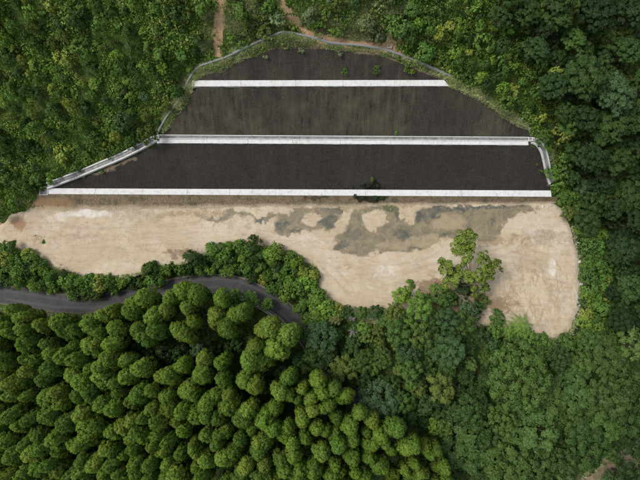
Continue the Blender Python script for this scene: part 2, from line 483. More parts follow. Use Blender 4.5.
ROAD_PX = [(-60, 286, -2.6), (-20, 291, -2.8), (20, 297, -3.0), (60, 303, -3.2), (100, 303, -3.4), (140, 296, -3.6), (175, 287, -3.8), (205, 283.5, -4.0), (235, 285, -4.2), (262, 296, -4.5), (285, 311, -4.8), (303, 331, -5.2), (318, 353, -5.6), (336, 372, -6.0), (352, 392, -6.4), (372, 415, -6.8), (400, 436, -7.2)]
ROAD = smooth_line([at(*p) for p in ROAD_PX], 6)
ROAD_HALF = 2.45

CTRL = [  # photo position and height of the natural ground
    (-60, -60, 27), (0, 0, 22), (60, 0, 24), (120, 0, 25), (218, 0, 26), (300, 0, 26), (380, 0, 26), (460, 0, 23), (540, 0, 17), (600, 0, 11), (660, 0, 6),
    (0, 60, 14), (80, 60, 17), (150, 50, 20), (0, 120, 7), (70, 120, 9.5), (120, 110, 12), (0, 170, 1.5), (25, 185, 1), (-50, 150, 3),
    (-40, 215, -1), (-60, 260, -2.2), (500, 60, 16), (540, 90, 11), (580, 60, 9), (640, 60, 3), (570, 130, 6), (600, 120, 2.5), (640, 140, -2.5),
    (575, 180, -.5), (600, 190, -5), (640, 210, -7.5), (588, 240, -1.5), (604, 250, -6.5), (640, 280, -9), (592, 290, -2), (612, 300, -8), (590, 335, -4), (640, 350, -9.5), (700, 250, -8), (700, 100, 0),
    (560, 355, -3.5), (500, 345, -3), (440, 340, -2.6), (380, 345, -3.6), (400, 390, -6.5), (470, 400, -7), (540, 400, -8), (620, 420, -9.5), (640, 480, -10), (560, 480, -9.5), (470, 480, -9), (700, 540, -11),
    (320, 330, -4.6), (340, 340, -4.4), (300, 290, -2.4), (260, 268, -2.2), (210, 266, -2.4), (170, 274, -2.4), (110, 290, -2.2), (60, 285, -1.9), (20, 280, -1.8), (0, 270, -1.6),
    (0, 330, -4.5), (60, 335, -5), (120, 335, -5.5), (180, 330, -6), (240, 330, -6.2), (280, 350, -6.5), (0, 400, -7), (100, 400, -8), (200, 400, -8.5), (300, 420, -8.8), (0, 480, -9.5), (150, 480, -10.5), (300, 480, -10.5), (400, 460, -9), (-60, 540, -11), (-60, 400, -7.5), (320, 560, -12),
]
cp = [np.array(at(a, b, c)) for a, b, c in CTRL]
cp += [p + np.array([0, 0, .05]) for p in cut_w[1:-1]]
cp += [p + np.array([0, 0, -.2]) for p in plat_w[7:]]
far = [(-170, 170, 45), (0, 180, 55), (170, 170, 15), (-170, 0, 0), (180, 0, -5), (-170, -150, -16), (0, -160, -18), (180, -150, -16), (90, 170, 40), (-90, 175, 52)]
cp += [np.array(p, float) for p in far]
cp = np.array(cp)
def tps(P, lam=.6):
    n = len(P); d = np.hypot(P[:, None, 0] - P[None, :, 0], P[:, None, 1] - P[None, :, 1]) / 50
    K = np.where(d > 0, d * d * np.log(d + 1e-12), 0) + np.eye(n) * lam * 1e-3
    Pm = np.c_[np.ones(n), P[:, :2] / 50]
    A = np.block([[K, Pm], [Pm.T, np.zeros((3, 3))]])
    return np.linalg.solve(A, np.r_[P[:, 2], 0, 0, 0])
W = tps(cp)
GX0, GX1, GY0, GY1, GS = -170, 180, -150, 170, 1.0
gx = np.arange(GX0, GX1 + .1, GS); gy = np.arange(GY0, GY1 + .1, GS)
XX, YY = np.meshgrid(gx, gy)
ZZ = np.zeros(XX.shape)
for i in range(0, len(gy), 20):
    x = XX[i:i + 20, :, None]; y = YY[i:i + 20, :, None]
    d = np.hypot(x - cp[:, 0], y - cp[:, 1]) / 50
    ZZ[i:i + 20] = (np.where(d > 0, d * d * np.log(d + 1e-12), 0) @ W[:len(cp)]) + W[-3] + W[-2] * XX[i:i + 20] / 50 + W[-1] * YY[i:i + 20] / 50
NAT = ZZ + fbm(XX, YY, 9, 3, 3) * .35
ZZ = NAT.copy()
# bed of the road, the levelled ground and the cut
dr, tr = dist_line(XX, YY, ROAD)
rz = np.interp(tr, np.arange(len(ROAD)), ROAD[:, 2])
ZZ = ZZ + (rz - .22 - ZZ) * (1 - sstep(3.4, 7.0, dr))
sp = sdist(XX, YY, PLAT_COARSE)
ZZ = np.where(sp > -1.6, np.minimum(ZZ, -.12 - .5 * sstep(-1.4, 1.0, sp)), ZZ)
sc = sdist(XX, YY, CUT_POLY)
cz = cut_z(XX, YY)
ZZ = np.where(sc > -.2, np.minimum(ZZ, cz - .7), np.where(sc > -1.6, np.minimum(ZZ, cz + .25), ZZ))

G_PX = [(157, 133), (166, 117), (179, 97), (187, 80), (196, 67), (210, 62), (226, 57), (238, 51), (258, 41), (277, 32), (286, 30), (310, 36), (332, 43), (365, 45), (387, 48.5), (408, 57), (430, 67), (451, 76), (470, 89), (498, 107), (518, 119), (528, 123), (531, 137)]
DL_PX = [(155.5, 138.5), (140, 147), (122, 156), (102, 164.5), (78, 174.5), (58, 182), (47, 186)]
DR_PX = [(532, 140.5), (538, 143), (543, 150), (546, 161), (548, 171), (552, 183)]

def gz(x, y):
    x = np.clip((np.asarray(x, float) - GX0) / GS, 0, len(gx) - 1.001); y = np.clip((np.asarray(y, float) - GY0) / GS, 0, len(gy) - 1.001)
    i = x.astype(int); j = y.astype(int); u = x - i; v = y - j
    return (ZZ[j, i] * (1 - u) + ZZ[j, i + 1] * u) * (1 - v) + (ZZ[j + 1, i] * (1 - u) + ZZ[j + 1, i + 1] * u) * v

def on_ground(px, py, h=0.0):
    """where something whose middle stands h above the ground has its foot, for a photo position"""
    px = np.asarray(px, float); py = np.asarray(py, float); h = np.asarray(h, float)
    z = np.zeros(px.shape)
    for _ in range(40):
        P = at(px, py, z + h); z = z * .5 + gz(P[..., 0], P[..., 1]) * .5
    P = at(px, py, z + h); P[..., 2] = gz(P[..., 0], P[..., 1])
    return P

GUT = on_ground([p[0] for p in G_PX], [p[1] for p in G_PX], .05)
DRL = on_cut([p[0] for p in DL_PX], [p[1] for p in DL_PX]); DRR = on_cut([p[0] for p in DR_PX], [p[1] for p in DR_PX])
for k_, (Pd, rad_, low_) in enumerate(((GUT, 1.15, .22), (DRL, 2.3, .2), (DRR, 2.2, .2))):      # trenches that the drains lie in
    if k_ == 0:                                # even out the gutter's fall
        for _ in range(3): GUT[1:-1, 2] = (GUT[:-2, 2] + 2 * GUT[1:-1, 2] + GUT[2:, 2]) / 4
    Q_ = smooth_line(Pd, 5); dd_, tt_ = dist_line(XX, YY, Q_)
    zz_ = np.interp(tt_, np.arange(len(Q_)), Q_[:, 2])
    ZZ = np.where(dd_ < rad_, np.minimum(ZZ, zz_ - low_), np.where(dd_ < rad_ + 1.2, np.minimum(ZZ, zz_ + .12), ZZ))
me = mesh('terrain', np.stack([XX, YY, ZZ], -1), gridfaces(len(gx), len(gy)), M['terrain'], True)
put('terrain', me, None, 'green wooded hillside and valley ground around the cleared site', 'terrain', kind='structure')

# ------------------------------------------------------------------ levelled sandy ground with puddles
WET = [[(290, 207), (318, 204), (337, 204), (343, 211), (335, 221), (327, 231), (306, 232), (292, 235), (281, 237), (274, 229), (274, 217), (284, 214), (292, 213)],
       [(331, 238), (343, 229), (351, 218), (357, 208), (384, 205), (396, 206), (402, 222), (412, 222), (420, 211), (440, 206), (470, 205), (500, 206), (526, 205), (541, 207), (534, 212), (516, 216), (506, 221), (502, 231), (492, 239), (470, 245), (446, 239), (430, 247), (415, 251), (396, 252), (377, 253), (362, 257), (346, 253), (333, 247)]]
ISL = [(314, 219.5, 10, 8), (372, 220, 13, 10), (408, 212, 7, 8), (345, 214, 4, 7)]
STREAM = [(150, 214), (170, 213), (190, 215), (203, 217), (215, 219), (225, 215), (240, 212), (250, 213), (256, 220), (263, 222), (270, 216), (278, 216)]
gsz = .25
bx0, by0 = plat_w[:, 0].min(), plat_w[:, 1].min(); bx1, by1 = plat_w[:, 0].max(), plat_w[:, 1].max()
px_ = np.arange(bx0, bx1, gsz); py_ = np.arange(by0, by1, gsz)
PX, PY = np.meshgrid(px_, py_)
u, v = pix(np.stack([PX, PY, np.zeros(PX.shape)], -1))
un = u + fbm(PX, PY, 2.6, 5, 5) * 5 + fbm(PX, PY, .8, 3, 55) * 2.2; vn = v + fbm(PX, PY, 2.6, 5, 9) * 3.6 + fbm(PX, PY, .8, 3, 59) * 1.8
wet = np.zeros(u.shape)
for poly in WET: wet = np.maximum(wet, sstep(-2.0, 2.5, sdist(un, vn, poly)))
for (a, b, c, d) in ISL:
    wet = wet * sstep(.75, 1.15, np.hypot((un - a) / c, (vn - b) / d))
ds, ts = dist_line(un, vn, STREAM)
wet = np.maximum(wet, (1 - sstep(.8, 3.2, ds)) * sstep(1, 4, ts) * .9)
def blob(lst, soft=.6):
    o = np.zeros(u.shape)
    for (a, b, c, d, s) in lst:
        o = np.maximum(o, s * (1 - sstep(1 - soft, 1 + soft * .6, np.hypot((un - a) / c, (vn - b) / d))))
    return o
silt = blob([(465, 207, 34, 3.5, 1), (418, 216, 9, 7, .8), (340, 246, 9, 6, .8), (442, 238, 7, 5, .7), (420, 248, 24, 2.5, .6), (303, 233, 14, 3, .8), (335, 209, 12, 5, 1), (282, 226, 10, 10, .8), (330, 222, 9, 9, 1), (398, 213, 8, 10, 1), (430, 210, 20, 6, .95), (500, 207, 30, 3.5, .8), (402, 232, 14, 9, .75), (352, 236, 16, 8, .6), (372, 238, 24, 5, .5), (260, 221, 8, 4, .8)]) * wet
grime = blob([(110, 212, 110, 9, .8), (60, 235, 60, 22, .45), (230, 222, 60, 8, .5), (545, 236, 34, 8, .8), (520, 262, 40, 14, .45), (430, 268, 30, 8, .35), (200, 250, 40, 8, .5), (330, 300, 14, 16, .4), (560, 300, 14, 30, .5), (545, 325, 20, 10, .5)])
TRK = [[(-10, 232), (30, 226), (90, 232), (160, 230), (240, 234), (300, 248), (345, 268), (400, 268), (450, 258), (520, 262), (556, 285)], [(60, 250), (120, 244), (200, 238), (270, 240), (320, 262), (350, 290)], [(420, 262), (490, 255), (540, 240), (566, 250)], [(540, 320), (560, 290), (552, 262), (520, 250)]]
track = np.zeros(u.shape)
for tl_ in TRK:
    W_t = smooth_line([at(a, c, 0) for a, c in tl_], 8); dw = dist_line(PX, PY, W_t)[0]
    track = np.maximum(track, (1 - sstep(.12, .34, np.abs(dw - .9))) * sstep(-.5, .4, fbm(PX, PY, 6, 3, 95)))
track = track * (1 - wet)
pale_mud = blob([(446, 222, 20, 10, 1), (420, 240, 22, 8, .9), (395, 246, 20, 5, .7), (480, 232, 16, 8, .5), (286, 229, 6, 6, .5)]) * wet
damp = np.maximum(blob([(475, 228, 26, 14, .85), (430, 235, 40, 20, .4), (520, 240, 26, 8, .45), (200, 214, 60, 5, .55), (365, 206, 60, 6, .8), (490, 240, 22, 7, .7)]), sstep(.03, .5, wet) * .55)
white = blob([(384, 272, 22, 11, .5), (300, 240, 40, 12, .5), (360, 240, 20, 8, .4), (530, 225, 26, 12, .5), (180, 235, 60, 10, .35), (450, 258, 40, 7, .5), (384, 272, 16, 9, .6), (372, 285, 10, 6, .5), (90, 214, 28, 7, .9), (62, 216, 14, 5, .7), (552, 268, 7, 14, .8), (556, 250, 8, 8, .5), (580, 290, 5, 40, .6), (470, 262, 30, 8, .3), (20, 213, 14, 4, .6), (415, 262, 18, 5, .5)])
orange = blob([(20, 224, 10, 9, 1), (36, 238, 8, 7, .5), (5, 233, 4, 5, .4)])
brown = blob([(434, 288, 22, 12, .95), (500, 305, 20, 9, .9), (480, 300, 16, 9, .9), (100, 279, 18, 5, .9), (185, 254, 22, 5, .8), (462, 310, 40, 10, .9), (60, 270, 14, 6, .7), (398, 300, 6, 12, .7), (570, 335, 20, 8, .5), (285, 255, 20, 6, .7)])
weed = blob([(388, 208, 7, 4, 1), (396, 214, 6, 6, .55), (42, 240, 8, 6, .5), (330, 206, 26, 3, .4), (545, 235, 16, 4, .45), (180, 213, 30, 3, .35)])
ez = fbm(PX, PY, 7, 3, 21) * .05 + fbm(PX, PY, 1.1, 3, 4) * .035 + fbm(PX * .35, PY, .8, 2, 8) * .02
rutted = blob([(535, 292, 44, 40, 1), (540, 240, 40, 9, .7), (120, 240, 60, 18, .35)])
rut = fbm(PX * .7 + PY * .7, PY * .7 - PX * .7, .9, 2, 31) * .07 * blob([(530, 290, 50, 45, 1)])
edge = -sstep(0, 1.5, -sdist(PX, PY, PLAT_POLY) + 1.4) * .3
PZ = ez * (1 - wet * .7) - track * .04 + rut - wet * .10 + edge
sdp = sdist(PX, PY, PLAT_POLY)
ins = sdp > 0
fc = gridfaces(len(px_), len(py_))
fc = fc[ins.ravel()[fc].any(1)]
SX, SY = PX.copy(), PY.copy()
rim_ = (~ins) & (sdp > -.6)                   # draw the rim vertices in onto the outline
A = np.array(PLAT_POLY); B = np.roll(A, -1, 0); q = np.stack([PX[rim_], PY[rim_]], 1)
tq = np.clip(((q[:, None] - A) * (B - A)).sum(-1) / ((B - A) ** 2).sum(-1), 0, 1); cl = A + (B - A) * tq[..., None]
near = cl[np.arange(len(q)), ((cl - q[:, None]) ** 2).sum(-1).argmin(1)]
SX[rim_], SY[rim_] = near[:, 0], near[:, 1]
PZ[rim_] = -.45
me = mesh('sandy_ground', np.stack([SX, SY, PZ], -1), fc, M['sand'], True)
for nme, val in (('wet', wet), ('silt', silt), ('track', track), ('grime', grime), ('rutted', rutted), ('pale_mud', pale_mud), ('damp', damp), ('white', white), ('orange', orange), ('brown', brown), ('weed', weed)):
    attr(me, nme, val.ravel())
put('sandy_ground', me, None, 'levelled tan sandy ground in front of the dark slope', 'ground', kind='structure')
wm = (wet > .3)
WL = -.055
wf = gridfaces(len(px_), len(py_)); wf = wf[wm.ravel()[wf].all(1) & ins.ravel()[wf].all(1)]
used = np.unique(wf); remap = np.full(PX.size, -1); remap[used] = np.arange(len(used))
me = mesh('puddle_water', np.stack([PX.ravel()[used], PY.ravel()[used], np.full(len(used), WL)], -1), remap[wf], M['water'], True)
put('puddle_water', me, None, 'shallow muddy puddles spread along the foot of the slope', 'water', kind='structure')

# ------------------------------------------------------------------ dark cut slopes, earth bank, terraces
def slope_mesh(name, La, Lb, top_px, faded, label, z0):
    T = on_cut([p[0] for p in top_px], [p[1] for p in top_px])
    T = T[np.argsort(T[:, 0])]
    xs = np.arange(T[0, 0], T[-1, 0], .45); nv = 34
    yb = Y(La, xs); yt = np.interp(xs, T[:, 0], T[:, 1]) + fbm(xs, xs * 0, 1.2, 3, 2) * .22
    if Lb is not None: yt = np.minimum(yt, Y(Lb, xs) + .03)
    yt = np.maximum(yt, yb + .02)
    vv = np.linspace(0, 1, nv)[:, None]
    X = np.repeat(xs[None], nv, 0); Yg = yb + (yt - yb) * vv
    Zg = cut_z(X, Yg) + fbm(X, Yg, 1.3, 4, 12) * .10 + fbm(X, Yg * .15, .9, 3, 15) * .05 * faded
    Zg[0] = cut_z(X[0], Yg[0]) + .01
    me = mesh(name, np.stack([X, Yg, Zg], -1), gridfaces(len(xs), nv), M['slope'], True)
    u, v = pix(np.stack([X, Yg, Zg], -1))
    f = faded * (.35 + .65 * sstep(-.35, .45, fbm(X, Yg * .3, 9, 3, 40))) * sstep(20, 60, 560 - u)
    attr(me, 'faded', f.ravel())
    u2 = u + fbm(X, Yg, 1.6, 4, 81) * 7; v2 = v + fbm(X * 1.5, Yg, 1.6, 4, 82) * 4
    se = np.maximum(1 - sstep(.2, 1.1, np.hypot((u2 - 372) / 16, (v2 - 187) / 7)), .55 * (1 - sstep(.3, 1, np.hypot((u2 - 345) / 14, (v2 - 187) / 3))))
    attr(me, 'seep', se.ravel())
    so = np.zeros(u.shape)
    if z0 == 1:
        so = np.maximum(so, (1 - sstep(.5, 5.5, dist_line(u + fbm(X, Yg, 1.5, 4, 91) * 4, v + fbm(X, Yg, 1.5, 4, 92) * 3, [(92, 175), (106, 169), (134, 157.5)])[0])) * .8)
        so = np.maximum(so, .6 * (1 - sstep(1.0, 4, dist_line(u, v, [(546, 165), (549, 185)])[0])))
    if z0 == 3:
        so = np.maximum(so, .75 * (1 - sstep(.8, 3.5, dist_line(u, v, S3_TOP[8:])[0])))
        so = np.maximum(so, .5 * (1 - sstep(.8, 3.5, dist_line(u, v, S3_TOP[:8])[0])))
    attr(me, 'soil', so.ravel())
    put(name, me, None, label, 'slope', kind='structure')
slope_mesh('slope_face', L_1b, L_2a, S1_TOP, .22, 'lowest and darkest tier of the cut slope, above the sandy ground', 1)
slope_mesh('slope_face', L_2b, L_3a, S2_TOP, 1.0, 'middle tier of the cut slope with faded brown streaks', 2)
slope_mesh('slope_face', L_3b, None, S3_TOP, .55, 'uppermost tier of the cut slope under a curved grassy edge', 3)

xs = np.arange(at(28, 200, 0)[0], at(556, 200, 0)[0], .35); nv = 14
vv = np.linspace(-.1, 1, nv)[:, None]
ya, yb_ = Y(L_toe, xs) + fbm(xs, xs * 0, 3, 3, 5) * .35, Y(L_1a, xs)
X = np.repeat(xs[None], nv, 0); Yb = ya + (yb_ - ya) * vv
Zb = np.clip(vv, 0, 1) ** 1.25 * Z1 + fbm(X, Yb, .8, 4, 7) * .12 * np.clip(1.1 - vv, 0, 1) - .06 * (vv < 0) - .01
lx = np.clip((X - xs[0]) / 4.0, 0, 1); Zb = Zb * (.25 + .75 * lx)
me = mesh('earth_bank', np.stack([X, Yb, Zb], -1), gridfaces(len(xs), nv), M['bank'], True)
u, v = pix(np.stack([X, Yb, Zb], -1))
u2 = u + fbm(X, Yb, 1.4, 4, 83) * 9; v2 = v + fbm(X, Yb, 1.4, 4, 84) * 4
attr(me, 'seep', np.maximum(1 - sstep(.2, 1.2, np.hypot((u2 - 370) / 24, (v2 - 197) / 8)), .6 * (1 - sstep(.2, 1.2, np.hypot((u2 - 318) / 26, (v2 - 198) / 4)))).ravel())
attr(me, 'toe', np.repeat(1 - sstep(.0, .55, vv), len(xs), 1).ravel())
attr(me, 'ochre', (1 - sstep(.3, 1.1, np.hypot((u - 50) / 32, (v - 204) / 9))).ravel())
put('earth_bank', me, None, 'low bank of brown earth below the lowest white terrace', 'bank', kind='structure')

def prism(px0, px1, La, Lb, z, th, mat, name, parent, inset=(0, 0), chamfer=0):
    """one concrete slab of a terrace between two x positions"""
    a0, a1 = Y(La, px0) + inset[0], Y(La, px1) + inset[0]; b0, b1 = Y(Lb, px0) - inset[1], Y(Lb, px1) - inset[1]
    xb1 = px1 - chamfer
    bev = .02
    def ring(e, zz): return [(px0 + e, a0 + e, zz), (px1 - e, a1 + e, zz), (xb1 - e, b1 - e, zz), (px0 + e, b0 - e, zz)]
    V = np.array(ring(0, z - th) + ring(0, z + .09) + ring(bev, z + .12))
    F = [(3, 2, 1, 0), (8, 9, 10, 11)]
    for k in range(4):
        k2 = (k + 1) % 4
        F += [(k, k2, 4 + k2, 4 + k), (4 + k, 4 + k2, 8 + k2, 8 + k)]
    return put(name, mesh(name, V, np.array(F), mat), parent)

def terrace(px0, px1, L, La, Lb, z, step, mat, label, inset, cham=0):
    t = put('concrete_terrace', None, None, label, 'terrace', 'concrete terraces across the slope')
    x0, x1 = px0, px1
    n = max(1, int(round((x1 - x0) / step))); q = np.linspace(x0, x1, n + 1)
    q[1:-1] += rng.uniform(-.8, .8, n - 1)
    for i in range(n):
        o = prism(q[i] + .018, q[i + 1] - .018, La, Lb, z + rng.uniform(-.012, .012), .5, mat, 'slab', t, inset, cham if i == n - 1 else 0)
    return t
xw = lambda px, py, z: float(at(px, py, z)[0])
terrace(xw(49, 191, Z1), xw(551, 193, Z1), None, L_1a, L_1b, Z1, 11.5, M['white'], 'lowest white concrete terrace, along the foot of the dark slope', (0, 0))
terrace(xw(192, 83, Z3), xw(449, 83, Z3), None, L_3a, L_3b, Z3, 11.5, M['white'], 'uppermost white concrete terrace, shortest of the three', (0, 0), 1.1)
L_2m = ((L_2a[0] * .55 + L_2b[0] * .45), (L_2a[1] * .55 + L_2b[1] * .45))
terrace(xw(157, 140, Z2), xw(528, 141, Z2), None, L_2a, L_2m, Z2, 11.5, M['white'], 'middle white concrete terrace with a drain channel along its back', (0, 0))

def channel(name, pts, wdt, depth, mat, label, lift=.1, step=2.0, wall=.16, pieces=True, smooth=5):
    P = resample(smooth_line(pts, smooth), .5); P[:, 2] += lift
    hw = wdt / 2
    prof = [(-hw, -.5), (hw, -.5), (hw, .06), (hw - wall, .06), (hw - wall, -depth), (-hw + wall, -depth), (-hw + wall, .06), (-hw, .06)]
    t = put(name, None, None, label, 'drain')
    per = max(2, int(step / .5)); i = 0
    while i < len(P) - 1:
        seg = P[i:i + per + 1].copy()
        if len(seg) < 2: break
        d = seg[-1] - seg[-2]; seg[-1] = seg[-1] - d / np.linalg.norm(d) * .05
        V, F = sweep(seg, prof)
        sec = put('channel_section', mesh('channel_section', V, F, mat), t)
        e_ = hw - wall - .01
        V, F = sweep(seg, [(-e_, -depth - .02), (e_, -depth - .02), (e_, -depth + .05), (-e_, -depth + .05)])
        put('channel_floor', mesh('channel_floor', V, F, M['silted']), sec)
        i += per
    return t
mid = lambda A, B, f: (A[0] * (1 - f) + B[0] * f, A[1] * (1 - f) + B[1] * f)
Lc = mid(L_2m, L_2b, .52)
cwid = abs((L_2b[0] - L_2m[0])) - .06
xa, xb = xw(157, 137, Z2), xw(529, 139, Z2)
back = [(x, float(Y(Lc, x)), Z2) for x in np.linspace(xa, xb, 12)]
channel('drain_channel', back, cwid, .26, M['pale'], 'straight concrete drain channel along the back of the middle terrace', .1, 11.5, .2)
channel('drain_channel', DRL, 1.7, .28, M['pale'], 'concrete drain channel running down beside shrubs to the left end of the lowest terrace', .22, 11, .3)
channel('drain_channel', DRR, 1.6, .28, M['pale'], 'curved concrete drain channel down the right end of the lowest slope tier', .22, 11, .28)
channel('drain_gutter', GUT[:18], .32, .08, M['grey'], 'thin grey concrete gutter curving round the top of the cut slope', .04, 9, .09)
channel('drain_gutter', GUT[20:], .32, .08, M['grey'], 'short grey gutter dropping to the right end of the middle terrace', .04, 9, .09)

def basin(px, py, z, s, label, mat='pale'):
    p = at(px, py, z)
    t = put('catch_basin', None, None, label, 'catch basin', 'concrete catch basins on the drains', loc=p)
    h = s / 2; w_ = .14
    parts = [box((0, h - w_ / 2, -.1), (s, w_, .7)), box((0, -h + w_ / 2, -.1), (s, w_, .7)), box((h - w_ / 2, 0, -.1), (w_, s - 2 * w_, .69)), box((-h + w_ / 2, 0, -.1), (w_, s - 2 * w_, .69))]
    V, F = join(parts); put('wall', mesh('basin_wall', V, F, M[mat]), t)
    V, F = box((0, 0, -.3), (s - 2 * w_ - .01, s - 2 * w_ - .01, .1)); put('basin_floor', mesh('basin_floor', V, F, M['grey']), t)
basin(156.5, 138.5, Z2 + .1, 1.3, 'small catch basin at the left end of the middle terrace')
basin(44.5, 191, Z1 - .1, 2.2, 'pale catch basin at the left end of the lowest terrace')
basin(551.5, 184, Z1 + .4, 1.1, 'small catch basin at the foot of the curved drain channel')
q = on_ground(388, 47, 0); basin(389.5, 46.5, float(q[2]) + .15, 1.0, 'small catch basin on the thin gutter above the uppermost tier', 'grey')
basin(530.5, 139.5, Z2 + .1, 1.0, 'small catch basin at the right end of the middle terrace')

# ------------------------------------------------------------------ road, kerb, markings, guard rail
RP = resample(ROAD, .8)
def ribbon(P, offs, lift, name, mat, label, cat, jitter=0, kind='structure', uv=False, zfun=None):
    d = np.gradient(P, axis=0); d[:, 2] = 0; d /= np.linalg.norm(d, axis=1)[:, None]
    lf = np.stack([-d[:, 1], d[:, 0], 0 * d[:, 0]], 1)
    V = []
    for i, o in enumerate(offs):
        j = fbm(np.arange(len(P)) * .8, np.full(len(P), i * 3.1), 2.2, 3, 3) * jitter if (jitter and i in (0, len(offs) - 1)) else 0
        Q = P + lf * (o + j)[:, None] if jitter and i in (0, len(offs) - 1) else P + lf * o
        if zfun is not None: Q[:, 2] = zfun(Q[:, 0], Q[:, 1])
        V.append(Q + np.array([0, 0, lift]))
    V = np.stack(V, 1)
    me = mesh(name, V, gridfaces(len(offs), len(P))[:, ::-1], mat, True)
    if uv: attr(me, 'across', np.tile(np.array(offs) / max(abs(min(offs)), max(offs)), len(P)))
    return put(name, me, None, label, cat, kind=kind)
ribbon(RP, np.linspace(-ROAD_HALF, ROAD_HALF, 9), 0, 'road', M['asphalt'], 'narrow worn asphalt road curving below the sandy ground', 'road', .12, uv=True)
ribbon(sub(resample(ROAD, .8), 120, 330) if False else RP[40:], (ROAD_HALF - .34, ROAD_HALF - .24), .006, 'edge_line', M['paint'], 'thin white line along the uphill edge of the road', 'road marking')
def sub(P, pxa, pxb):
    u, v = pix(P); return P[(u > pxa) & (u < pxb)]
ribbon(sub(RP, 215, 330), (-ROAD_HALF + .2, -ROAD_HALF + .36), .006, 'edge_line', M['paint'], 'thin white line along the downhill edge of the road', 'road marking')
def sub(P, pxa, pxb):
    u, v = pix(P); return P[(u > pxa) & (u < pxb)]
kp = sub(RP, 228, 300)
d = np.gradient(kp, axis=0); d[:, 2] = 0; d /= np.linalg.norm(d, axis=1)[:, None]
kp = kp - np.stack([-d[:, 1], d[:, 0], 0 * d[:, 0]], 1) * (ROAD_HALF + .25)
V, F = sweep(kp, [(-.14, -.4), (.14, -.4), (.14, .12), (-.14, .12)])
put('kerb', mesh('kerb', V, F, M['pale']), None, 'pale concrete kerb on the outside of the road bend', 'kerb', kind='structure')
gp = sub(RP, 240, 296)
d = np.gradient(gp, axis=0); d[:, 2] = 0; d /= np.linalg.norm(d, axis=1)[:, None]
gp = gp - np.stack([-d[:, 1], d[:, 0], 0 * d[:, 0]], 1) * (ROAD_HALF + .62)
t = put('guard_rail', None, None, 'pale guard rail along the outside of the road bend', 'guard rail')
V, F = sweep(gp, [(-.06, .42), (.0, .40), (.06, .46), (.02, .55), (.06, .64), (.0, .74), (-.06, .72)]); put('rail_beam', mesh('rail_beam', V, F, M['rail']), t)
for i in range(0, len(gp), 3):
    V, F = tube([gp[i] + [0, 0, -.8], gp[i] + [0, 0, .7]], [.06, .06], 8); V[:, :2] -= 0
    put('post', mesh('rail_post', V + np.array([-.1, -.05, 0]), F, M['rail']), t)

# ------------------------------------------------------------------ bare dirt paths on the hill
def path(px, half, label, jit, mat='path'):
    P = on_ground([p[0] for p in px], [p[1] for p in px]); P = resample(smooth_line(P, 5), .6)
    offs = np.linspace(-half, half, 7)
    zf = lambda x, y: gz(x, y) + .07
    ribbon(P, offs, 0, 'path', M[mat], label, 'path', jit, zfun=zf)
path([(219, -30), (219, 0), (219, 25), (218, 45), (217, 57)], 1.35, 'straight bare dirt strip climbing the hill from the gutter', .5)
path([(278, -10), (284, 8), (290, 20), (302, 30), (318, 36)], .95, 'short curved dirt path meeting the top of the gutter', .6)
path([(312, 35), (335, 40), (355, 44), (378, 47), (402, 55)], 2.5, 'bare soil patch beside the gutter above the uppermost tier', .9)
path([(-30, 232), (-10, 231), (6, 229), (14, 222)], 1.6, 'pale dirt track entering the sandy ground at its left end', .5)
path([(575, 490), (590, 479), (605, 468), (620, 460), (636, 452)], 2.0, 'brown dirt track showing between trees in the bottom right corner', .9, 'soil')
# ------------------------------------------------------------------ vegetation: the kinds
def unit(v): return v / (np.linalg.norm(v, axis=-1, keepdims=True) + 1e-9)

def cards(C, Nn, size, r, wid=.75):
    """small leaf clumps: one four-cornered, slightly cupped face each"""
    n = len(C); Nn = unit(Nn)
    t = unit(np.cross(Nn, unit(r.normal(size=(n, 3))))); b = np.cross(Nn, t)
    s = np.asarray(size).reshape(-1, 1) * np.ones((n, 1)) / 2
    k = s * r.uniform(-.25, .35, (n, 1))
    V = np.stack([C - t * s, C - b * s * wid + Nn * k, C + t * s, C + b * s * wid + Nn * k], 1).reshape(-1, 3)
    return V, np.arange(4 * n).reshape(-1, 4)

def lobes_mesh(name, L, per, size, seed, core=None, out_c=None, jitter=.45, soft=.6):
    """L: lobes (x,y,z,radius, up to three radii factors); each is a puff of leaf clumps"""
    r = np.random.default_rng(seed); L = np.asarray(L, float)
    oc = np.asarray(out_c if out_c is not None else [0, 0, 0.0], float)
    n = len(L); m = np.maximum(6, (per * (L[:, 3] / L[:, 3].mean()) ** 2).astype(int))
    idx = np.repeat(np.arange(n), m); T = len(idx)
    out = unit(L[:, :3] - oc)
    d = unit(r.normal(size=(T, 3)) + out[idx] * .9 + np.array([0, 0, .45]))
    rad = L[idx, 3:4] * r.uniform(.72, 1.08, (T, 1))
    C = L[idx, :3] + d * rad * np.array([1, 1, .85])
    Nn = unit(d * .9 + r.normal(size=(T, 3)) * jitter)
    sz = size * r.uniform(.65, 1.3, T)
    V, F = cards(C, Nn, sz, r)
    cn = unit(d * soft + out[idx] * (1 - soft) + Nn * .25)
    NV = np.repeat(cn, 4, 0)
    if core is not None:                       # twiggy heart of the crown that the leaves close over
        cv, cf, cnrm = core
        F = [F, cf + len(V)]; V = np.concatenate([V, cv]); NV = np.concatenate([NV, cnrm])
    return mesh(name, V, F, M['leaf'], normals=NV)

def blobcore(prof, z0, z1, seed, k=.82, nth=14, nz=10):
    """closed lumpy body of revolution; prof(t) gives the radius"""
    r = np.random.default_rng(seed); V = []
    for i in range(nz + 1):
        t = i / nz
        for j in range(nth):
            th = 2 * math.pi * (j + .5 * (i % 2)) / nth; q = prof(t) * k * r.uniform(.85, 1.1)
            V.append((q * math.cos(th), q * math.sin(th), z0 + (z1 - z0) * t * .97))
    V = np.array(V); F = []
    for i in range(nz):
        for j in range(nth):
            j2 = (j + 1) % nth; F.append((i * nth + j, i * nth + j2, (i + 1) * nth + j2, (i + 1) * nth + j))
    c = V.mean(0); return V, np.array(F), unit(V - c)

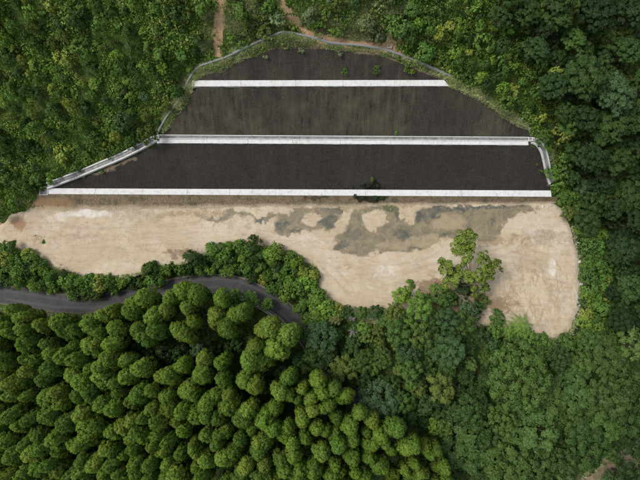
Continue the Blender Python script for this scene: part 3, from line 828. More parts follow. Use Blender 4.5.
PROTO = {}
def conifer_proto(seed):
    """Japanese cedar: a tall egg-shaped crown of small rounded tufts on a straight trunk"""
    r = np.random.default_rng(seed); R0 = r.uniform(1.85, 2.25); H = r.uniform(7.6, 9.2); z0 = 6.0
    prof = lambda t: R0 * max(.03, (1 - t ** 2.3)) ** .62 * (.55 + .45 * min(1, t / .35)) 
    L = []
    n = 210
    while len(L) < n:
        t = r.uniform(.0, 1) ** .8
        if r.uniform() > prof(t) / R0 + .12: continue
        th = r.uniform(0, 2 * math.pi); q = prof(t) * r.uniform(.84, .98)
        L.append((q * math.cos(th), q * math.sin(th), z0 + H * t, r.uniform(.30, .52)))
    lean = r.normal(size=2) * .25
    L = np.array(L); tt = (L[:, 2] - z0) / H
    wob = r.uniform(0, 6.28, 3)
    for k, f in enumerate((2, 3)):            # crowns are not round in plan
        a = np.arctan2(L[:, 1], L[:, 0]); g = 1 + .10 * np.sin(f * a + wob[k]); L[:, 0] *= g; L[:, 1] *= g
    L[:, 0] += lean[0] * tt; L[:, 1] += lean[1] * tt
    crown = lobes_mesh('conifer_crown', L, 20, .30, seed + 1, blobcore(prof, z0 + .3, z0 + H, seed, .74), (0, 0, z0 + H * .4), .25, .55)
    tv = [tube([(0, 0, -1), (0, 0, 3), (lean[0] * .3, lean[1] * .3, 9), (lean[0], lean[1], z0 + H - .8)], [.26, .21, .15, .04], 8)]
    for k in range(9):
        a = r.uniform(0, 6.28); z = r.uniform(3.5, 9); q = r.uniform(.8, 1.6)
        tv.append(tube([(0, 0, z), (q * .5 * math.cos(a), q * .5 * math.sin(a), z + .1), (q * math.cos(a), q * math.sin(a), z + .4)], [.05, .035, .015], 5))
    V, F = join(tv)
    return crown, mesh('conifer_trunk', V, F, M['bark'], True), z0 + H * .55, R0

def broad_proto(seed, R0=4.0, H=9.0, flat=.75, boughs=16, sub_=9, lobe=.74, per=32, size=.38, gap=.12):
    """broadleaf tree: boughs that end in heads of rounded leaf puffs, with gaps between the heads"""
    r = np.random.default_rng(seed); zc = H - R0 * flat
    heads = []; tries = 0
    while len(heads) < boughs and tries < 4000:
        tries += 1
        d = unit(r.normal(size=3)); d[2] = abs(d[2]) * 1.1 - .12; d = unit(d)
        p = d * np.array([1, 1, flat]) * R0 * r.uniform(.68, .86)
        hr = R0 * r.uniform(.26, .40) * (16 / boughs) ** .4
        if all(np.linalg.norm(p - q[0]) > (hr + q[1]) * (.62 + gap) for q in heads): heads.append((p, hr))
    L = []; OC = []; tv = [tube([(0, 0, -1), (.05, .05, zc * .4), (0, 0, zc * .75)], [R0 * .075, R0 * .06, R0 * .05], 8)]
    for p, hr in heads:
        P = p + np.array([0, 0, zc])
        for k in range(sub_ + 2):
            d = unit(r.normal(size=3)); d[2] = abs(d[2]) * .9 - .1
            q = P + d * hr * np.array([1, 1, .7]) * r.uniform(.55, .95)
            L.append((*q, hr * r.uniform(.32, .5) * lobe / .62)); OC.append(P - np.array([0, 0, hr * .35]))
        L.append((*P, hr * .6)); OC.append(P - np.array([0, 0, hr * .35]))
        b0 = np.array([0, 0, zc * r.uniform(.55, .75)]); mid_ = b0 * .5 + P * .5 + np.array([0, 0, -.12 * R0])
        tv.append(tube([b0, mid_, P], [R0 * .035, R0 * .022, .03], 6))
    for k in range(14):                        # inner foliage closing the gaps between the heads
        d = unit(r.normal(size=3)); L.append((*(d * R0 * .42 * np.array([1, 1, flat * .7]) + np.array([0, 0, zc + R0 * flat * .12])), R0 * r.uniform(.16, .24))); OC.append((0, 0, zc - R0 * .3))
    crown = lobes_mesh('broadleaf_crown', L, per, size, seed + 1, None, np.array(OC), .28, .4)
    V, F = join(tv)
    return crown, mesh('broadleaf_trunk', V, F, M['bark'], True), zc + R0 * flat * .35, R0

def shrub_proto(seed, R0=1.25, H=1.8, n=16, per=20, size=.34, spread=1.0):
    r = np.random.default_rng(seed); L = []
    for k in range(n):
        a = r.uniform(0, 6.28); q = R0 * math.sqrt(r.uniform()) * .85 * spread
        z = H * (.35 + .55 * (1 - (q / R0) ** 2) * r.uniform(.6, 1.1))
        L.append((q * math.cos(a), q * math.sin(a), z, R0 * r.uniform(.2, .4)))
    return lobes_mesh('shrub', L, per, size, seed + 1, None, (0, 0, -.2), .6, .5), H * .6, R0

for i in range(6): PROTO['conifer', i] = conifer_proto(100 + i)
for i in range(6): PROTO['broad', i] = broad_proto(200 + i, 4.0, 9.5, .72, (22, 17, 26, 20, 14, 30)[i], 9, (.74, .8, .68, .72, .86, .66)[i], 32, (.38, .42, .34, .38, .46, .32)[i], (.2, .24, .16, .26, .24, .16)[i])
for i in range(2): PROTO['big', i] = broad_proto(230 + i, 8.5, 13.0, .5, 62, 9, .72, 36, .44, .08)
for i in range(3): PROTO['small', i] = broad_proto(250 + i, 2.3, 5.4, .8, 13, 7, .66, 20, .34, .05)
for i in range(3): PROTO['tall', i] = broad_proto(270 + i, 4.2, 14.0, .85, 24, 9, .6, 24, .46, .1)
for i in range(8): PROTO['shrub', i] = shrub_proto(300 + i, 1.25, 1.9, 15 + i % 3 * 4, 20, .32, 1 + .1 * (i % 3))
for i in range(5): PROTO['bush', i] = shrub_proto(330 + i, 2.1, 3.0, 34, 24, .42)

# leaf tones; in the right-hand forest dark and deep also paint its shade
TONE = dict(
    bright=(.12, .22, .018), yellow=(.20, .255, .03), fresh=(.09, .178, .022), mid=(.064, .125, .02), olive=(.10, .148, .022), dark=(.039, .078, .017),
    blue=(.048, .095, .03), sage=(.16, .205, .08), tan=(.14, .16, .045), deep=(.025, .05, .014), cedar=(.091, .162, .008), cedar2=(.068, .13, .008), cedar3=(.118, .19, .012), wood=(.052, .10, .02), lightwood=(.07, .128, .023))
WORD = dict(bright='bright green', yellow='yellow-green', fresh='fresh green', mid='mid green', olive='olive green', dark='dark green', blue='bluish green',
            sage='pale sage green', tan='tan-tinged green', deep='very dark green', wood='woodland green', lightwood='lighter woodland green', cedar='moss green', cedar2='darker moss green', cedar3='lighter moss green')

ONES = 'zero one two three four five six seven eight nine ten eleven twelve thirteen fourteen fifteen sixteen seventeen eighteen nineteen'.split()
TENS = 'x x twenty thirty forty fifty sixty seventy eighty ninety'.split()
def words_(n):
    if n >= 100: return 'a hundred'
    return ONES[n] if n < 20 else TENS[n // 10] + ('-' + ONES[n % 10] if n % 10 else '')
taken = set()
def where(px, py):
    u = int(min(99, max(0, round(px / 6.4)))); v = int(min(99, max(0, round(py / 4.8))))
    for du, dv in ((0, 0), (1, 0), (0, 1), (-1, 0), (0, -1), (1, 1), (-1, -1), (1, -1), (-1, 1)):
        if (u + du, v + dv) not in taken and 0 <= u + du <= 99 and 0 <= v + dv <= 99:
            u += du; v += dv; break
    taken.add((u, v))
    return f'{words_(u)} percent across, {words_(v)} percent down'

seen_label = {}
def single(label):
    """no two things share a label"""
    n = seen_label.get(label, 0); seen_label[label] = n + 1
    return label

def dot(o, tone, r, var=.16):
    c = np.array(TONE[tone]) * r.uniform(1 - var, 1 + var) * np.array([r.uniform(.92, 1.1), 1, r.uniform(.85, 1.15)])
    o.color = (*np.clip(c, .004, .9), 1)

def plant_tree(kind, px, py, rpx, tone, name, label, cat, group, r, hs=1.0, tilt=.05, uniq=True):
    """stand a tree so that the middle of its crown is seen at the photo position; rpx is the crown's radius there"""
    nv = max(k[1] for k in PROTO if k[0] == kind) + 1
    crown, trunk, zc, R0 = PROTO[kind, int(r.integers(nv))]
    s = rpx / 4.0 / R0
    P = on_ground(px, py, zc * s * hs)
    dpt = (P - CAM + np.array([0, 0, zc * s * hs])) @ _fw
    s = rpx * dpt / FPX / R0
    P = on_ground(px, py, zc * s * hs)
    e = put(name, None, None, label, cat, group, loc=P)
    e.rotation_euler = (r.normal() * tilt, r.normal() * tilt, r.uniform(0, 6.28))
    e.scale = (s * r.uniform(.94, 1.06), s * r.uniform(.94, 1.06), s * hs)
    c = put('crown', crown, e); dot(c, tone, r, .27 if tone in ('wood', 'lightwood') else .18)
    put('trunk', trunk, e)
    return e

def plant_shrub(kind, px, py, rpx, tone, name, label, cat, group, r, hs=1.0):
    nv = max(k[1] for k in PROTO if k[0] == kind) + 1
    me, zc, R0 = PROTO[kind, int(r.integers(nv))]
    P = on_ground(px, py, .5); dpt = (P - CAM) @ _fw; s = rpx * dpt / FPX / R0
    P = on_ground(px, py, zc * s * hs)
    o = put(name, me, None, label, cat, group, loc=P - np.array([0, 0, .1]))
    o.rotation_euler = (r.normal() * .1, r.normal() * .1, r.uniform(0, 6.28)); o.scale = (s, s, s * hs * r.uniform(.85, 1.2))
    dot(o, tone, r, .22)
    return o

def scatter(poly, dmin, n, r, keep=None, dens=None):
    """evenly spaced photo positions inside a polygon; dmin may be a function"""
    P = np.array(poly); lo, hi = P.min(0), P.max(0); out = list(keep or []); new = []
    cand = lo + (hi - lo) * r.uniform(size=(n, 2)); cand = cand[inside(cand[:, 0], cand[:, 1], poly)]
    for q in cand:
        dm = dmin * r.uniform(.8, 1.3)
        if out:
            A = np.array([o[:2] for o in out]); 
            if (np.hypot(A[:, 0] - q[0], A[:, 1] - q[1]) < dm).any(): continue
        out.append((q[0], q[1], dm)); new.append((q[0], q[1], dm))
    return new

# ------------------------------------------------------------------ conifer plantation
r = np.random.default_rng(11)
def zoomed(ox, oy, f, pts): return [(ox + a / f, oy + b / f) for a, b in pts]
CON = []
CON += zoomed(0, 300, 5.333, [(130, 140), (230, 150), (330, 115), (45, 195), (180, 215), (150, 265), (55, 285), (290, 240), (410, 180), (505, 240), (560, 105), (620, 140), (290, 300), (70, 345), (130, 340), (215, 310), (245, 420), (290, 370), (390, 385), (440, 310), (600, 300), (580, 395), (520, 340), (70, 410), (110, 460), (510, 465), (70, 95), (20, 440), (10, 250), (410, 250), (25, 130), (350, 190), (480, 150), (150, 90)])
CON += zoomed(0, 390, 5.333, [(110, 20), (270, 55), (25, 85), (100, 110), (180, 120), (285, 135), (410, 45), (490, 20), (565, 65), (375, 160), (480, 165), (100, 200), (210, 240), (330, 235), (420, 245), (20, 190), (60, 290), (195, 335), (345, 330), (420, 305), (520, 260), (610, 230), (590, 290), (60, 425), (130, 425), (520, 360), (470, 420), (265, 430), (380, 440), (630, 390), (600, 465), (20, 370), (330, 410), (590, 115), (250, 345), (15, 470)])
CON += zoomed(110, 280, 5.333, [(120, 120), (215, 105), (320, 95), (400, 50), (475, 70), (590, 100), (530, 220), (615, 245), (430, 140), (300, 155), (160, 175), (150, 245), (240, 205), (265, 260), (420, 210), (60, 240), (30, 180), (30, 310), (30, 400), (80, 460), (500, 440), (390, 460)])
CON += zoomed(110, 370, 5.333, [(70, 120), (140, 190), (285, 50), (235, 125), (310, 130), (400, 105), (470, 140), (495, 25), (600, 45), (320, 195), (535, 140), (610, 165), (240, 245), (295, 270), (375, 275), (470, 235), (420, 315), (30, 350), (110, 350), (150, 310), (200, 340), (230, 400), (320, 400), (155, 400), (430, 370), (380, 440), (480, 385), (540, 370), (590, 320), (590, 240), (630, 300), (90, 450), (600, 450), (450, 460), (620, 95), (30, 440)])
CON += [(255, 386), (292, 378), (276, 392), (165, 326), (178, 332), (150, 334), (192, 330), (205, 322), (137, 330), (222, 330), (228, 316)]
BIGC = zoomed(220, 300, 5.333, [(255, 145), (380, 185), (300, 270), (215, 335)])
CON += zoomed(220, 300, 5.333, [(165, 325), (180, 250), (105, 55), (45, 140), (30, 400), (90, 430), (510, 430), (440, 460), (600, 460), (20, 340), (30, 60)])
CON += zoomed(220, 390, 5.333, [(20, 40), (80, 80), (165, 90), (120, 160), (175, 195), (255, 120), (310, 90), (290, 190), (60, 205), (125, 275), (185, 255), (200, 320), (340, 250), (40, 380), (320, 355), (400, 330), (435, 415), (340, 410), (120, 440), (200, 455), (265, 450), (375, 45), (415, 20), (475, 40), (430, 125), (500, 105), (560, 105), (600, 70), (500, 195), (560, 225), (605, 200), (545, 310), (620, 280), (610, 380), (560, 370), (550, 20), (610, 450), (375, 200)])
CON += zoomed(330, 390, 5.333, [(40, 25), (110, 75), (165, 130), (85, 155), (25, 140), (20, 200), (235, 165), (195, 215), (248, 230), (110, 250), (35, 280), (185, 280), (300, 215), (375, 225), (245, 310), (290, 285), (335, 330), (395, 320), (465, 300), (515, 300), (295, 365), (215, 360), (110, 350), (165, 330), (20, 380), (80, 430), (180, 430), (255, 415), (345, 420), (405, 410), (440, 390), (500, 425), (560, 410), (605, 385), (570, 310), (545, 350), (430, 465), (340, 465), (130, 460)])
CON += zoomed(210, 315, 2.909, [(240, 240), (290, 240), (310, 190), (375, 220), (325, 220), (265, 290), (305, 275), (335, 275), (405, 250), (30, 135), (45, 185), (75, 205), (360, 330), (330, 345)])
kept = []
for p in BIGC + CON:
    if all((p[0] - q[0]) ** 2 + ((p[1] - q[1]) * 1.15) ** 2 > 7.4 ** 2 for q in kept): kept.append(p)
GAP = [(152, 343), (212, 343), (220, 358), (190, 360), (152, 358), (132, 350)]
kept = [p for p in kept if not inside(np.array([p[0]]), np.array([p[1]]), GAP)[0]]
extra = scatter([(-25, 318), (0, 316), (110, 320), (120, 360), (230, 392), (350, 420), (440, 448), (452, 500), (-25, 500)], 11.5, 2600, r, [(p[0], p[1], 0) for p in kept])
allc = [(p[0], p[1]) for p in kept] + [(p[0], p[1]) for p in extra]
def con_place(px, py):
    if py < 345 and px < 235: return 'in the rows just below the road'
    if px < 130: return 'in the bottom left of the plantation'
    if px < 290: return 'in the middle of the plantation'
    return 'in the round-topped block below the broadleaf trees'
nconif = 0
for i, (px, py) in enumerate(allc):
    if not (-22 < px < 662 and py < 494): continue
    big = i < len(BIGC)
    A = np.array(allc); dd = np.sort(np.hypot(A[:, 0] - px, (A[:, 1] - py) * 1.1))[1:4].mean()
    rad = float(np.clip(dd * (.70 if px < 280 else .62), 5.6, 10.5)) * r.uniform(.84, 1.14)
    if big: rad = 13.0
    tone = r.choice(['cedar', 'cedar2', 'cedar3'], p=[.5, .28, .22])
    if big: tone = 'cedar3'
    inview = 0 <= px <= 640 and 0 <= py <= 480
    if big:
        lab = ['large round-topped conifer nearest the road bend guard rail, uppermost of its clump', 'large round-topped conifer beside the road bend, easternmost of its clump of four', 'large round-topped conifer in the middle of the clump below the road bend', 'large round-topped conifer at the lower left tip of the clump below the road bend'][i]
    else:
        size = 'slim' if rad < 7 else ('broad' if rad > 9 else 'medium')
        lab = f'{size} {WORD[tone]} conifer in the plantation, {where(px, py)}'
    plant_tree('conifer', px, py, rad, tone, 'conifer_tree', lab, 'conifer', 'conifers of the plantation', r, hs=float(np.clip(10.5 / rad, .8, 1.35)) if not big else .72)
    nconif += 1

# ------------------------------------------------------------------ broadleaf trees below and beside the sandy ground
BROAD = [  # photo x, y, radius, tone, kind
    (322, 338, 17, 'blue', 'tall'), (307, 336, 8, 'mid', 'small'), (313, 352, 9, 'mid', 'small'), (322, 362, 9, 'dark', 'small'), (334, 376, 9, 'mid', 'small'), (299, 331, 5, 'fresh', 'small'), (330, 352, 9, 'dark', 'small'), (346, 313, 7, 'dark', 'small'), (337, 320, 7, 'tan', 'small'), (352, 344, 9, 'dark', 'small'), (363, 359, 12, 'mid', 'broad'), (344, 371, 13, 'olive', 'broad'),
    (383, 357, 11, 'mid', 'broad'), (397, 331, 13, 'mid', 'broad'), (409, 352, 14, 'blue', 'broad'), (411, 371, 12, 'mid', 'broad'), (403, 294, 9, 'bright', 'small'), (396, 312, 11, 'olive', 'broad'),
    (418, 308, 13, 'fresh', 'broad'), (421, 333, 13, 'olive', 'broad'), (428, 361, 8, 'mid', 'small'), (434, 336, 11, 'mid', 'broad'), (379, 343, 6, 'olive', 'small'),
    (454, 349, 19, 'blue', 'broad'), (440, 387, 15, 'olive', 'broad'), (468, 408, 15, 'mid', 'broad'), (430, 318, 12, 'dark', 'broad'), (448, 318, 12, 'blue', 'broad'), (464, 322, 12, 'mid', 'broad'),
    (382, 401, 21, 'blue', 'broad'), (405, 400, 12, 'mid', 'broad'), (424, 405, 10, 'blue', 'small'), (435, 427, 8, 'bright', 'small'), (446, 431, 9, 'olive', 'small'), (418, 392, 8, 'olive', 'small'), (410, 418, 9, 'dark', 'small'), (395, 385, 10, 'dark', 'broad'), (364, 384, 10, 'dark', 'broad'),
    (520, 377, 38, 'fresh', 'big'), (575, 389, 22, 'mid', 'broad'), (605, 356, 21, 'olive', 'broad'), (612, 397, 24, 'mid', 'broad'), (540, 432, 24, 'fresh', 'broad'), (585, 442, 24, 'mid', 'broad'), (506, 459, 26, 'fresh', 'broad'), (468, 446, 22, 'mid', 'broad'),
    (554, 400, 15, 'fresh', 'broad'), (606, 426, 18, 'mid', 'broad'), (557, 354, 13, 'mid', 'broad'), (535, 461, 18, 'fresh', 'broad'), (566, 466, 14, 'mid', 'broad'), (628, 418, 17, 'mid', 'broad'), (499, 424, 17, 'fresh', 'broad'), (568, 419, 18, 'fresh', 'broad'), (628, 378, 16, 'mid', 'broad'), (635, 345, 16, 'olive', 'broad'), (580, 362, 13, 'fresh', 'broad'),
    (480, 392, 10, 'dark', 'small'), (486, 434, 14, 'mid', 'broad'), (540, 352, 9, 'fresh', 'small'), (493, 343, 8, 'blue', 'small'), (506, 345, 8, 'mid', 'small'), (480, 335, 9, 'dark', 'small'), (481, 475, 14, 'mid', 'broad'), (455, 470, 10, 'dark', 'small'), (456, 412, 10, 'mid', 'small'), (640, 440, 14, 'deep', 'broad'), (632, 478, 14, 'deep', 'broad'), (612, 478, 7, 'mid', 'small'),
    (165, 350, 9, 'blue', 'small'), (150, 352, 8, 'dark', 'small'), (190, 354, 8, 'dark', 'small'), (205, 356, 7, 'blue', 'small'), (172, 358, 7, 'dark', 'small'), (228, 350, 7, 'dark', 'small'), (282, 372, 8, 'dark', 'small'), (270, 384, 8, 'dark', 'small'), (290, 350, 6, 'dark', 'small'), (262, 372, 8, 'dark', 'small'), (250, 388, 7, 'dark', 'small'), (155, 385, 13, 'blue', 'broad'), (200, 347, 11, 'blue', 'small'), (180, 352, 9, 'dark', 'small'), (135, 350, 9, 'dark', 'small'), (130, 424, 7, 'sage', 'small'), (215, 352, 8, 'dark', 'small'), (247, 322, 8, 'mid', 'small'), (250, 300, 8, 'fresh', 'small'), (232, 296, 8, 'fresh', 'small'), (268, 306, 6, 'fresh', 'small'), (240, 345, 8, 'dark', 'small'), (305, 402, 6, 'dark', 'small'), (298, 385, 7, 'dark', 'small'), (300, 360, 7, 'dark', 'small'),
    # along the right edge of the sand and in the valley beyond it, whose shade is put into the tones
    (590, 222, 12, 'dark', 'broad'), (566, 213, 7, 'olive', 'small'), (600, 205, 12, 'dark', 'broad'), (628, 250, 15, 'deep', 'tall'), (632, 290, 15, 'dark', 'tall'), (628, 322, 13, 'deep', 'tall'), (640, 222, 15, 'deep', 'tall'),
    # forest at the upper right, the shade over it put into dark leaf tones
    (588, 62, 24, 'dark', 'tall'), (612, 90, 22, 'blue', 'tall'), (556, 84, 16, 'dark', 'tall'), (625, 52, 16, 'dark', 'tall'), (575, 40, 13, 'mid', 'tall'), (600, 14, 18, 'deep', 'tall'), (632, 15, 17, 'deep', 'tall'), (560, 14, 17, 'dark', 'tall'), (525, 12, 15, 'dark', 'tall'), (536, 48, 14, 'dark', 'tall'), (612, 125, 20, 'dark', 'tall'), (584, 118, 16, 'deep', 'tall'), (635, 115, 18, 'dark', 'tall'), (590, 152, 16, 'deep', 'tall'), (620, 160, 18, 'dark', 'tall'), (566, 112, 11, 'dark', 'tall'), (572, 150, 11, 'dark', 'broad'), (600, 180, 15, 'deep', 'tall'), (632, 190, 16, 'dark', 'tall'), (572, 178, 9, 'dark', 'broad'), (652, 80, 18, 'dark', 'tall'), (650, 150, 18, 'deep', 'tall'), (655, 260, 14, 'deep', 'tall'), (655, 310, 14, 'dark', 'tall'), (600, -14, 18, 'deep', 'tall'), (560, -14, 18, 'dark', 'tall'), (640, -14, 18, 'deep', 'tall'), (580, 85, 14, 'mid', 'tall'), (548, 28, 12, 'deep', 'tall'), (500, 20, 12, 'dark', 'tall'), (510, -10, 15, 'dark', 'tall'), (655, 400, 16, 'mid', 'broad'), (655, 450, 16, 'mid', 'broad'), (520, 490, 18, 'mid', 'broad'), (565, 492, 16, 'mid', 'broad'),
    (618, 210, 11, 'deep', 'tall'), (608, 345, 12, 'dark', 'broad'), (588, 340, 10, 'mid', 'broad'),
]
def broad_place(px, py):
    if px < 310 and py > 280: return 'among the conifers'
    if py < 190: return 'in the dark forest beyond the slope'
    if px > 560 and py < 335: return 'right of the sandy ground'
    if px < 370: return 'beside the lower road'
    if py < 345: return 'at the lower edge of the sand'
    return 'in the broadleaf wood below the sand'
SPECIAL = {(520, 377): 'huge green broadleaf tree with a domed lumpy crown, largest in the wood', (322, 338): 'tall bluish green tree overhanging the road end, egg-shaped crown',
           (155, 385): 'bluish green broadleaf tree standing alone among the conifers', (382, 401): 'wide bluish dark tree just above the round-topped conifers'}
FOREST = [(500, -12), (660, -12), (660, 200), (612, 220), (598, 205), (578, 185), (566, 140), (560, 95), (545, 45), (520, 10)]
for p in scatter(FOREST, 14, 4000, r, [(q[0], q[1], 0) for q in BROAD]):
    BROAD.append((p[0], p[1], p[2] * r.uniform(.62, .8), r.choice(['dark', 'deep', 'mid', 'blue', 'olive'], p=[.4, .22, .18, .1, .1]), 'broad'))
for p in scatter([(604, 205), (660, 200), (660, 345), (622, 345), (616, 300), (610, 255)], 13, 2000, r, [(q[0], q[1], 0) for q in BROAD]):
    BROAD.append((p[0], p[1], p[2] * .7, r.choice(['dark', 'deep'], p=[.5, .5]), 'broad'))
for p in scatter([(330, 310), (480, 322), (560, 345), (650, 345), (650, 450), (600, 462), (560, 490), (450, 490), (448, 440), (400, 415), (350, 385)], 12, 4000, r, [(q[0], q[1], 0) for q in BROAD for _ in (0,)]):
    if all(math.hypot(p[0] - q[0], p[1] - q[1]) > q[2] * .78 for q in BROAD): BROAD.append((p[0], p[1], p[2] * .62, r.choice(['mid', 'fresh', 'dark', 'olive'], p=[.35, .3, .2, .15]), 'small'))
for (px, py, rad, tone, kind) in BROAD:
    if px > 440 and py > 342: tone = {'fresh': 'lightwood', 'mid': 'wood', 'olive': 'lightwood'}.get(tone, tone)
    lab = SPECIAL.get((px, py))
    if not lab:
        wh = where(px, py)
        for lab in (f'{"small" if rad < 10 else ("large" if rad > 17 else "medium")} {WORD[tone]} tree {broad_place(px, py)}, {wh}', f'{WORD[tone]} tree {broad_place(px, py)}, {wh}', f'{WORD[tone]} broadleaf tree, {wh}'):
            if len(lab.split()) <= 16: break
    plant_tree(kind, px, py, rad, tone, 'broadleaf_tree', lab, 'tree', None, r, hs=(.72 if kind == 'broad' and rad > 17 else .72 if kind == 'tall' and rad > 13 else .85 if kind == 'tall' else 1.7 if kind == 'small' and px < 300 and py > 340 else 1.0) * r.uniform(.86, 1.2), tilt=.09)

# ------------------------------------------------------------------ the open-crowned tree that stands over the sand
def open_tree():
    r = np.random.default_rng(77)
    base = on_ground(474, 304, 0)
    e = put('broadleaf_tree', None, None, 'open-crowned yellow-green tree with bare limbs standing over the sand', 'tree', loc=base)
    H = 9.0
    def tip(px, py, z): return at(px, py, base[2] + z) - base
    heads = [(463, 240, 11, 2.3), (470, 236, 10.5, 1.4), (472, 248, 10, 1.5), (458, 248, 10, 1.6), (466, 256, 9.5, 1.6), (484, 262, 8.5, 1.5), (488, 270, 8, 1.5), (480, 276, 7.5, 1.6), (494, 266, 8.5, 1.2), (497, 262, 8.5, .8), (483, 255, 9, 1.1), (447, 268, 7, 1.8), (455, 277, 6.5, 1.7), (450, 284, 6, 1.6), (470, 277, 7, 1.5), (477, 291, 5, 1.6), (485, 288, 5.5, 1.1), (462, 268, 6.2, 1.4), (490, 277, 7, .9), (501, 270, 7.6, .55), (443, 262, 7.2, 1.0)]
    top = tip(468, 272, 7)
    tv = [tube([(0, 0, -1), (0, .2, 2), top * .55, top], [.28, .24, .17, .10], 8)]
    L = []
    for (a, b, z, q) in heads:
        p = tip(a, b, z)
        s0 = top * r.uniform(.55, .95); mid_ = s0 * .45 + p * .55 + np.array([0, 0, -.35])
        tv.append(tube([s0, mid_, p], [.085, .055, .025], 6))
        q *= 1.0
        for k in range(12):
            d = unit(r.normal(size=3)) * np.array([1, 1, .55]); L.append((*(p + d * q * .8), q * r.uniform(.34, .54)))
    m1 = lobes_mesh('open_crown', L, 58, .36, 78, None, (*(top * .7),), .5, .6)
    c = put('crown', m1, e); c.color = (.15, .215, .022, 1)
    V, F = join(tv); put('trunk', mesh('open_tree_trunk', V, F, M['bark'], True), e)
open_tree()

# ------------------------------------------------------------------ frond trees and dead trees
def frond_tree(px, py, rpx, label, seed):
    r = np.random.default_rng(seed); P = on_ground(px, py, 3.0)
    e = put('fern_tree', None, None, label, 'tree', loc=P)
    V, F = tube([(0, 0, -.8), (.1, 0, 1.6), (0, .1, 3.2)], [.16, .13, .11], 8); put('trunk', mesh('fern_trunk', V, F, M['bark'], True), e)
    Rw = rpx / 4.1
    for k in range(22):
        a = 2 * math.pi * k / 22 + r.uniform(-.2, .2); ln = Rw * r.uniform(.8, 1.1); up = r.uniform(.15, .6); Vs = []; Fs = []
        n = 14; d = np.array([math.cos(a), math.sin(a), 0]); sd_ = np.array([-d[1], d[0], 0])
        for i in range(n):
            t0, t1 = i / n, (i + .8) / n
            def spine(t): return d * ln * t + np.array([0, 0, 3.2 + ln * (up * t - .75 * t * t)])
            wd = ln * .17 * math.sin(math.pi * (.12 + .86 * t0))
            for s in (-1, 1):
                o = len(Vs); p0, p1 = spine(t0), spine(t1); tp = spine(min(1, t0 + .12)) + sd_ * s * wd - np.array([0, 0, wd * .35])
                Vs += [p0, p1, tp]; Fs.append((o, o + 1, o + 2))
        f = put('frond', mesh('frond', np.array(Vs), np.array(Fs), M['leaf']), e); f.color = (.12, .21, .025, 1)
frond_tree(522, 326, 13, 'bright feathery fern tree at the lower tip of the sand', 5)
frond_tree(507, 331, 10, 'smaller feathery fern tree beside the lower tip of the sand', 6)

def dead_tree(px, py, h, spread, label, seed, lean=(0, 0)):
    r = np.random.default_rng(seed); P = on_ground(px, py, h * .8)
    e = put('dead_tree', None, None, label, 'dead tree', 'bleached dead trees', loc=P)
    top = np.array([lean[0], lean[1], h])
    V, F = tube([(0, 0, -.6), top * .4 + r.normal(size=3) * .15, top * .75 + r.normal(size=3) * .2, top], [.22, .17, .12, .04], 7)
    put('trunk', mesh('dead_trunk', V, F, M['dead'], True), e)
    for k in range(16):
        s = top * r.uniform(.45, .97); a = r.uniform(0, 6.28); q = spread * r.uniform(.5, 1.1)
        m_ = s + np.array([math.cos(a) * q * .5, math.sin(a) * q * .5, r.uniform(.2, .8)]); t_ = m_ + np.array([math.cos(a + .4) * q * .6, math.sin(a + .4) * q * .6, r.uniform(0, .8)])
        parts = [tube([s, m_, t_], [.06, .042, .015], 6)]
        for j in range(3):
            b = a + r.uniform(-1, 1); c0 = m_ + (t_ - m_) * r.uniform(0, .7); parts.append(tube([c0, c0 + np.array([math.cos(b), math.sin(b), .5]) * q * .4], [.025, .01], 5))
        V, F = join(parts); put('limb', mesh('dead_limb', V, F, M['dead'], True), e)
dead_tree(353, 332, 6.5, 1.25, 'white dead tree with bare limbs below the tip of the sand', 1)
dead_tree(352, 319, 5.5, .8, 'small white dead tree just above the larger bare one', 2)

# ------------------------------------------------------------------ bushes: the belt between sand and road, the belt right of the sand
BELT = [(-20, 250), (8, 250), (32, 259), (54, 273), (82, 284), (112, 284), (150, 274), (190, 263), (224, 249), (252, 246), (274, 254), (298, 264), (315, 276), (314, 290), (324, 306), (344, 316), (330, 326), (312, 324), (300, 316), (290, 302), (268, 286), (240, 273), (205, 272), (175, 275), (140, 284), (104, 292), (80, 293), (60, 290), (40, 289), (20, 285), (-20, 278)]
RBELT = [(560, 196), (571, 206), (580, 228), (586, 255), (588, 285), (586, 312), (578, 335), (572, 348), (600, 352), (618, 345), (617, 310), (611, 270), (604, 240), (590, 212), (574, 188)]
bl = []
nb = 0
for p in scatter([(a, b - (4 if k_ < 17 else 0)) for k_, (a, b) in enumerate(BELT)], 7.6, 3000, r):
    tone = r.choice(['bright', 'fresh', 'mid', 'yellow', 'dark'], p=[.25, .34, .26, .05, .10])
    if p[0] > 305: tone = 'yellow' if p[1] - p[0] * .9 < 8 and p[0] > 308 and r.uniform() < .75 else ('bright' if r.uniform() < .5 else 'fresh')
    place = 'between sand and road' if p[0] < 295 else 'by the road end'
    plant_shrub('bush', p[0], p[1], p[2] * 1.0, tone, 'bush', f'{WORD[tone]} bush {place}, {where(p[0], p[1])}', 'bush', 'bushes round the sandy ground', r, 1.1); nb += 1
for p in scatter(RBELT, 8.0, 1500, r):
    tone = r.choice(['bright', 'fresh', 'mid', 'yellow', 'dark'], p=[.18, .34, .30, .08, .10])
    plant_shrub('bush', p[0], p[1], p[2] * 1.0, tone, 'bush', f'{WORD[tone]} bush right of the sand, {where(p[0], p[1])}', 'bush', 'bushes round the sandy ground', r, .95); nb += 1
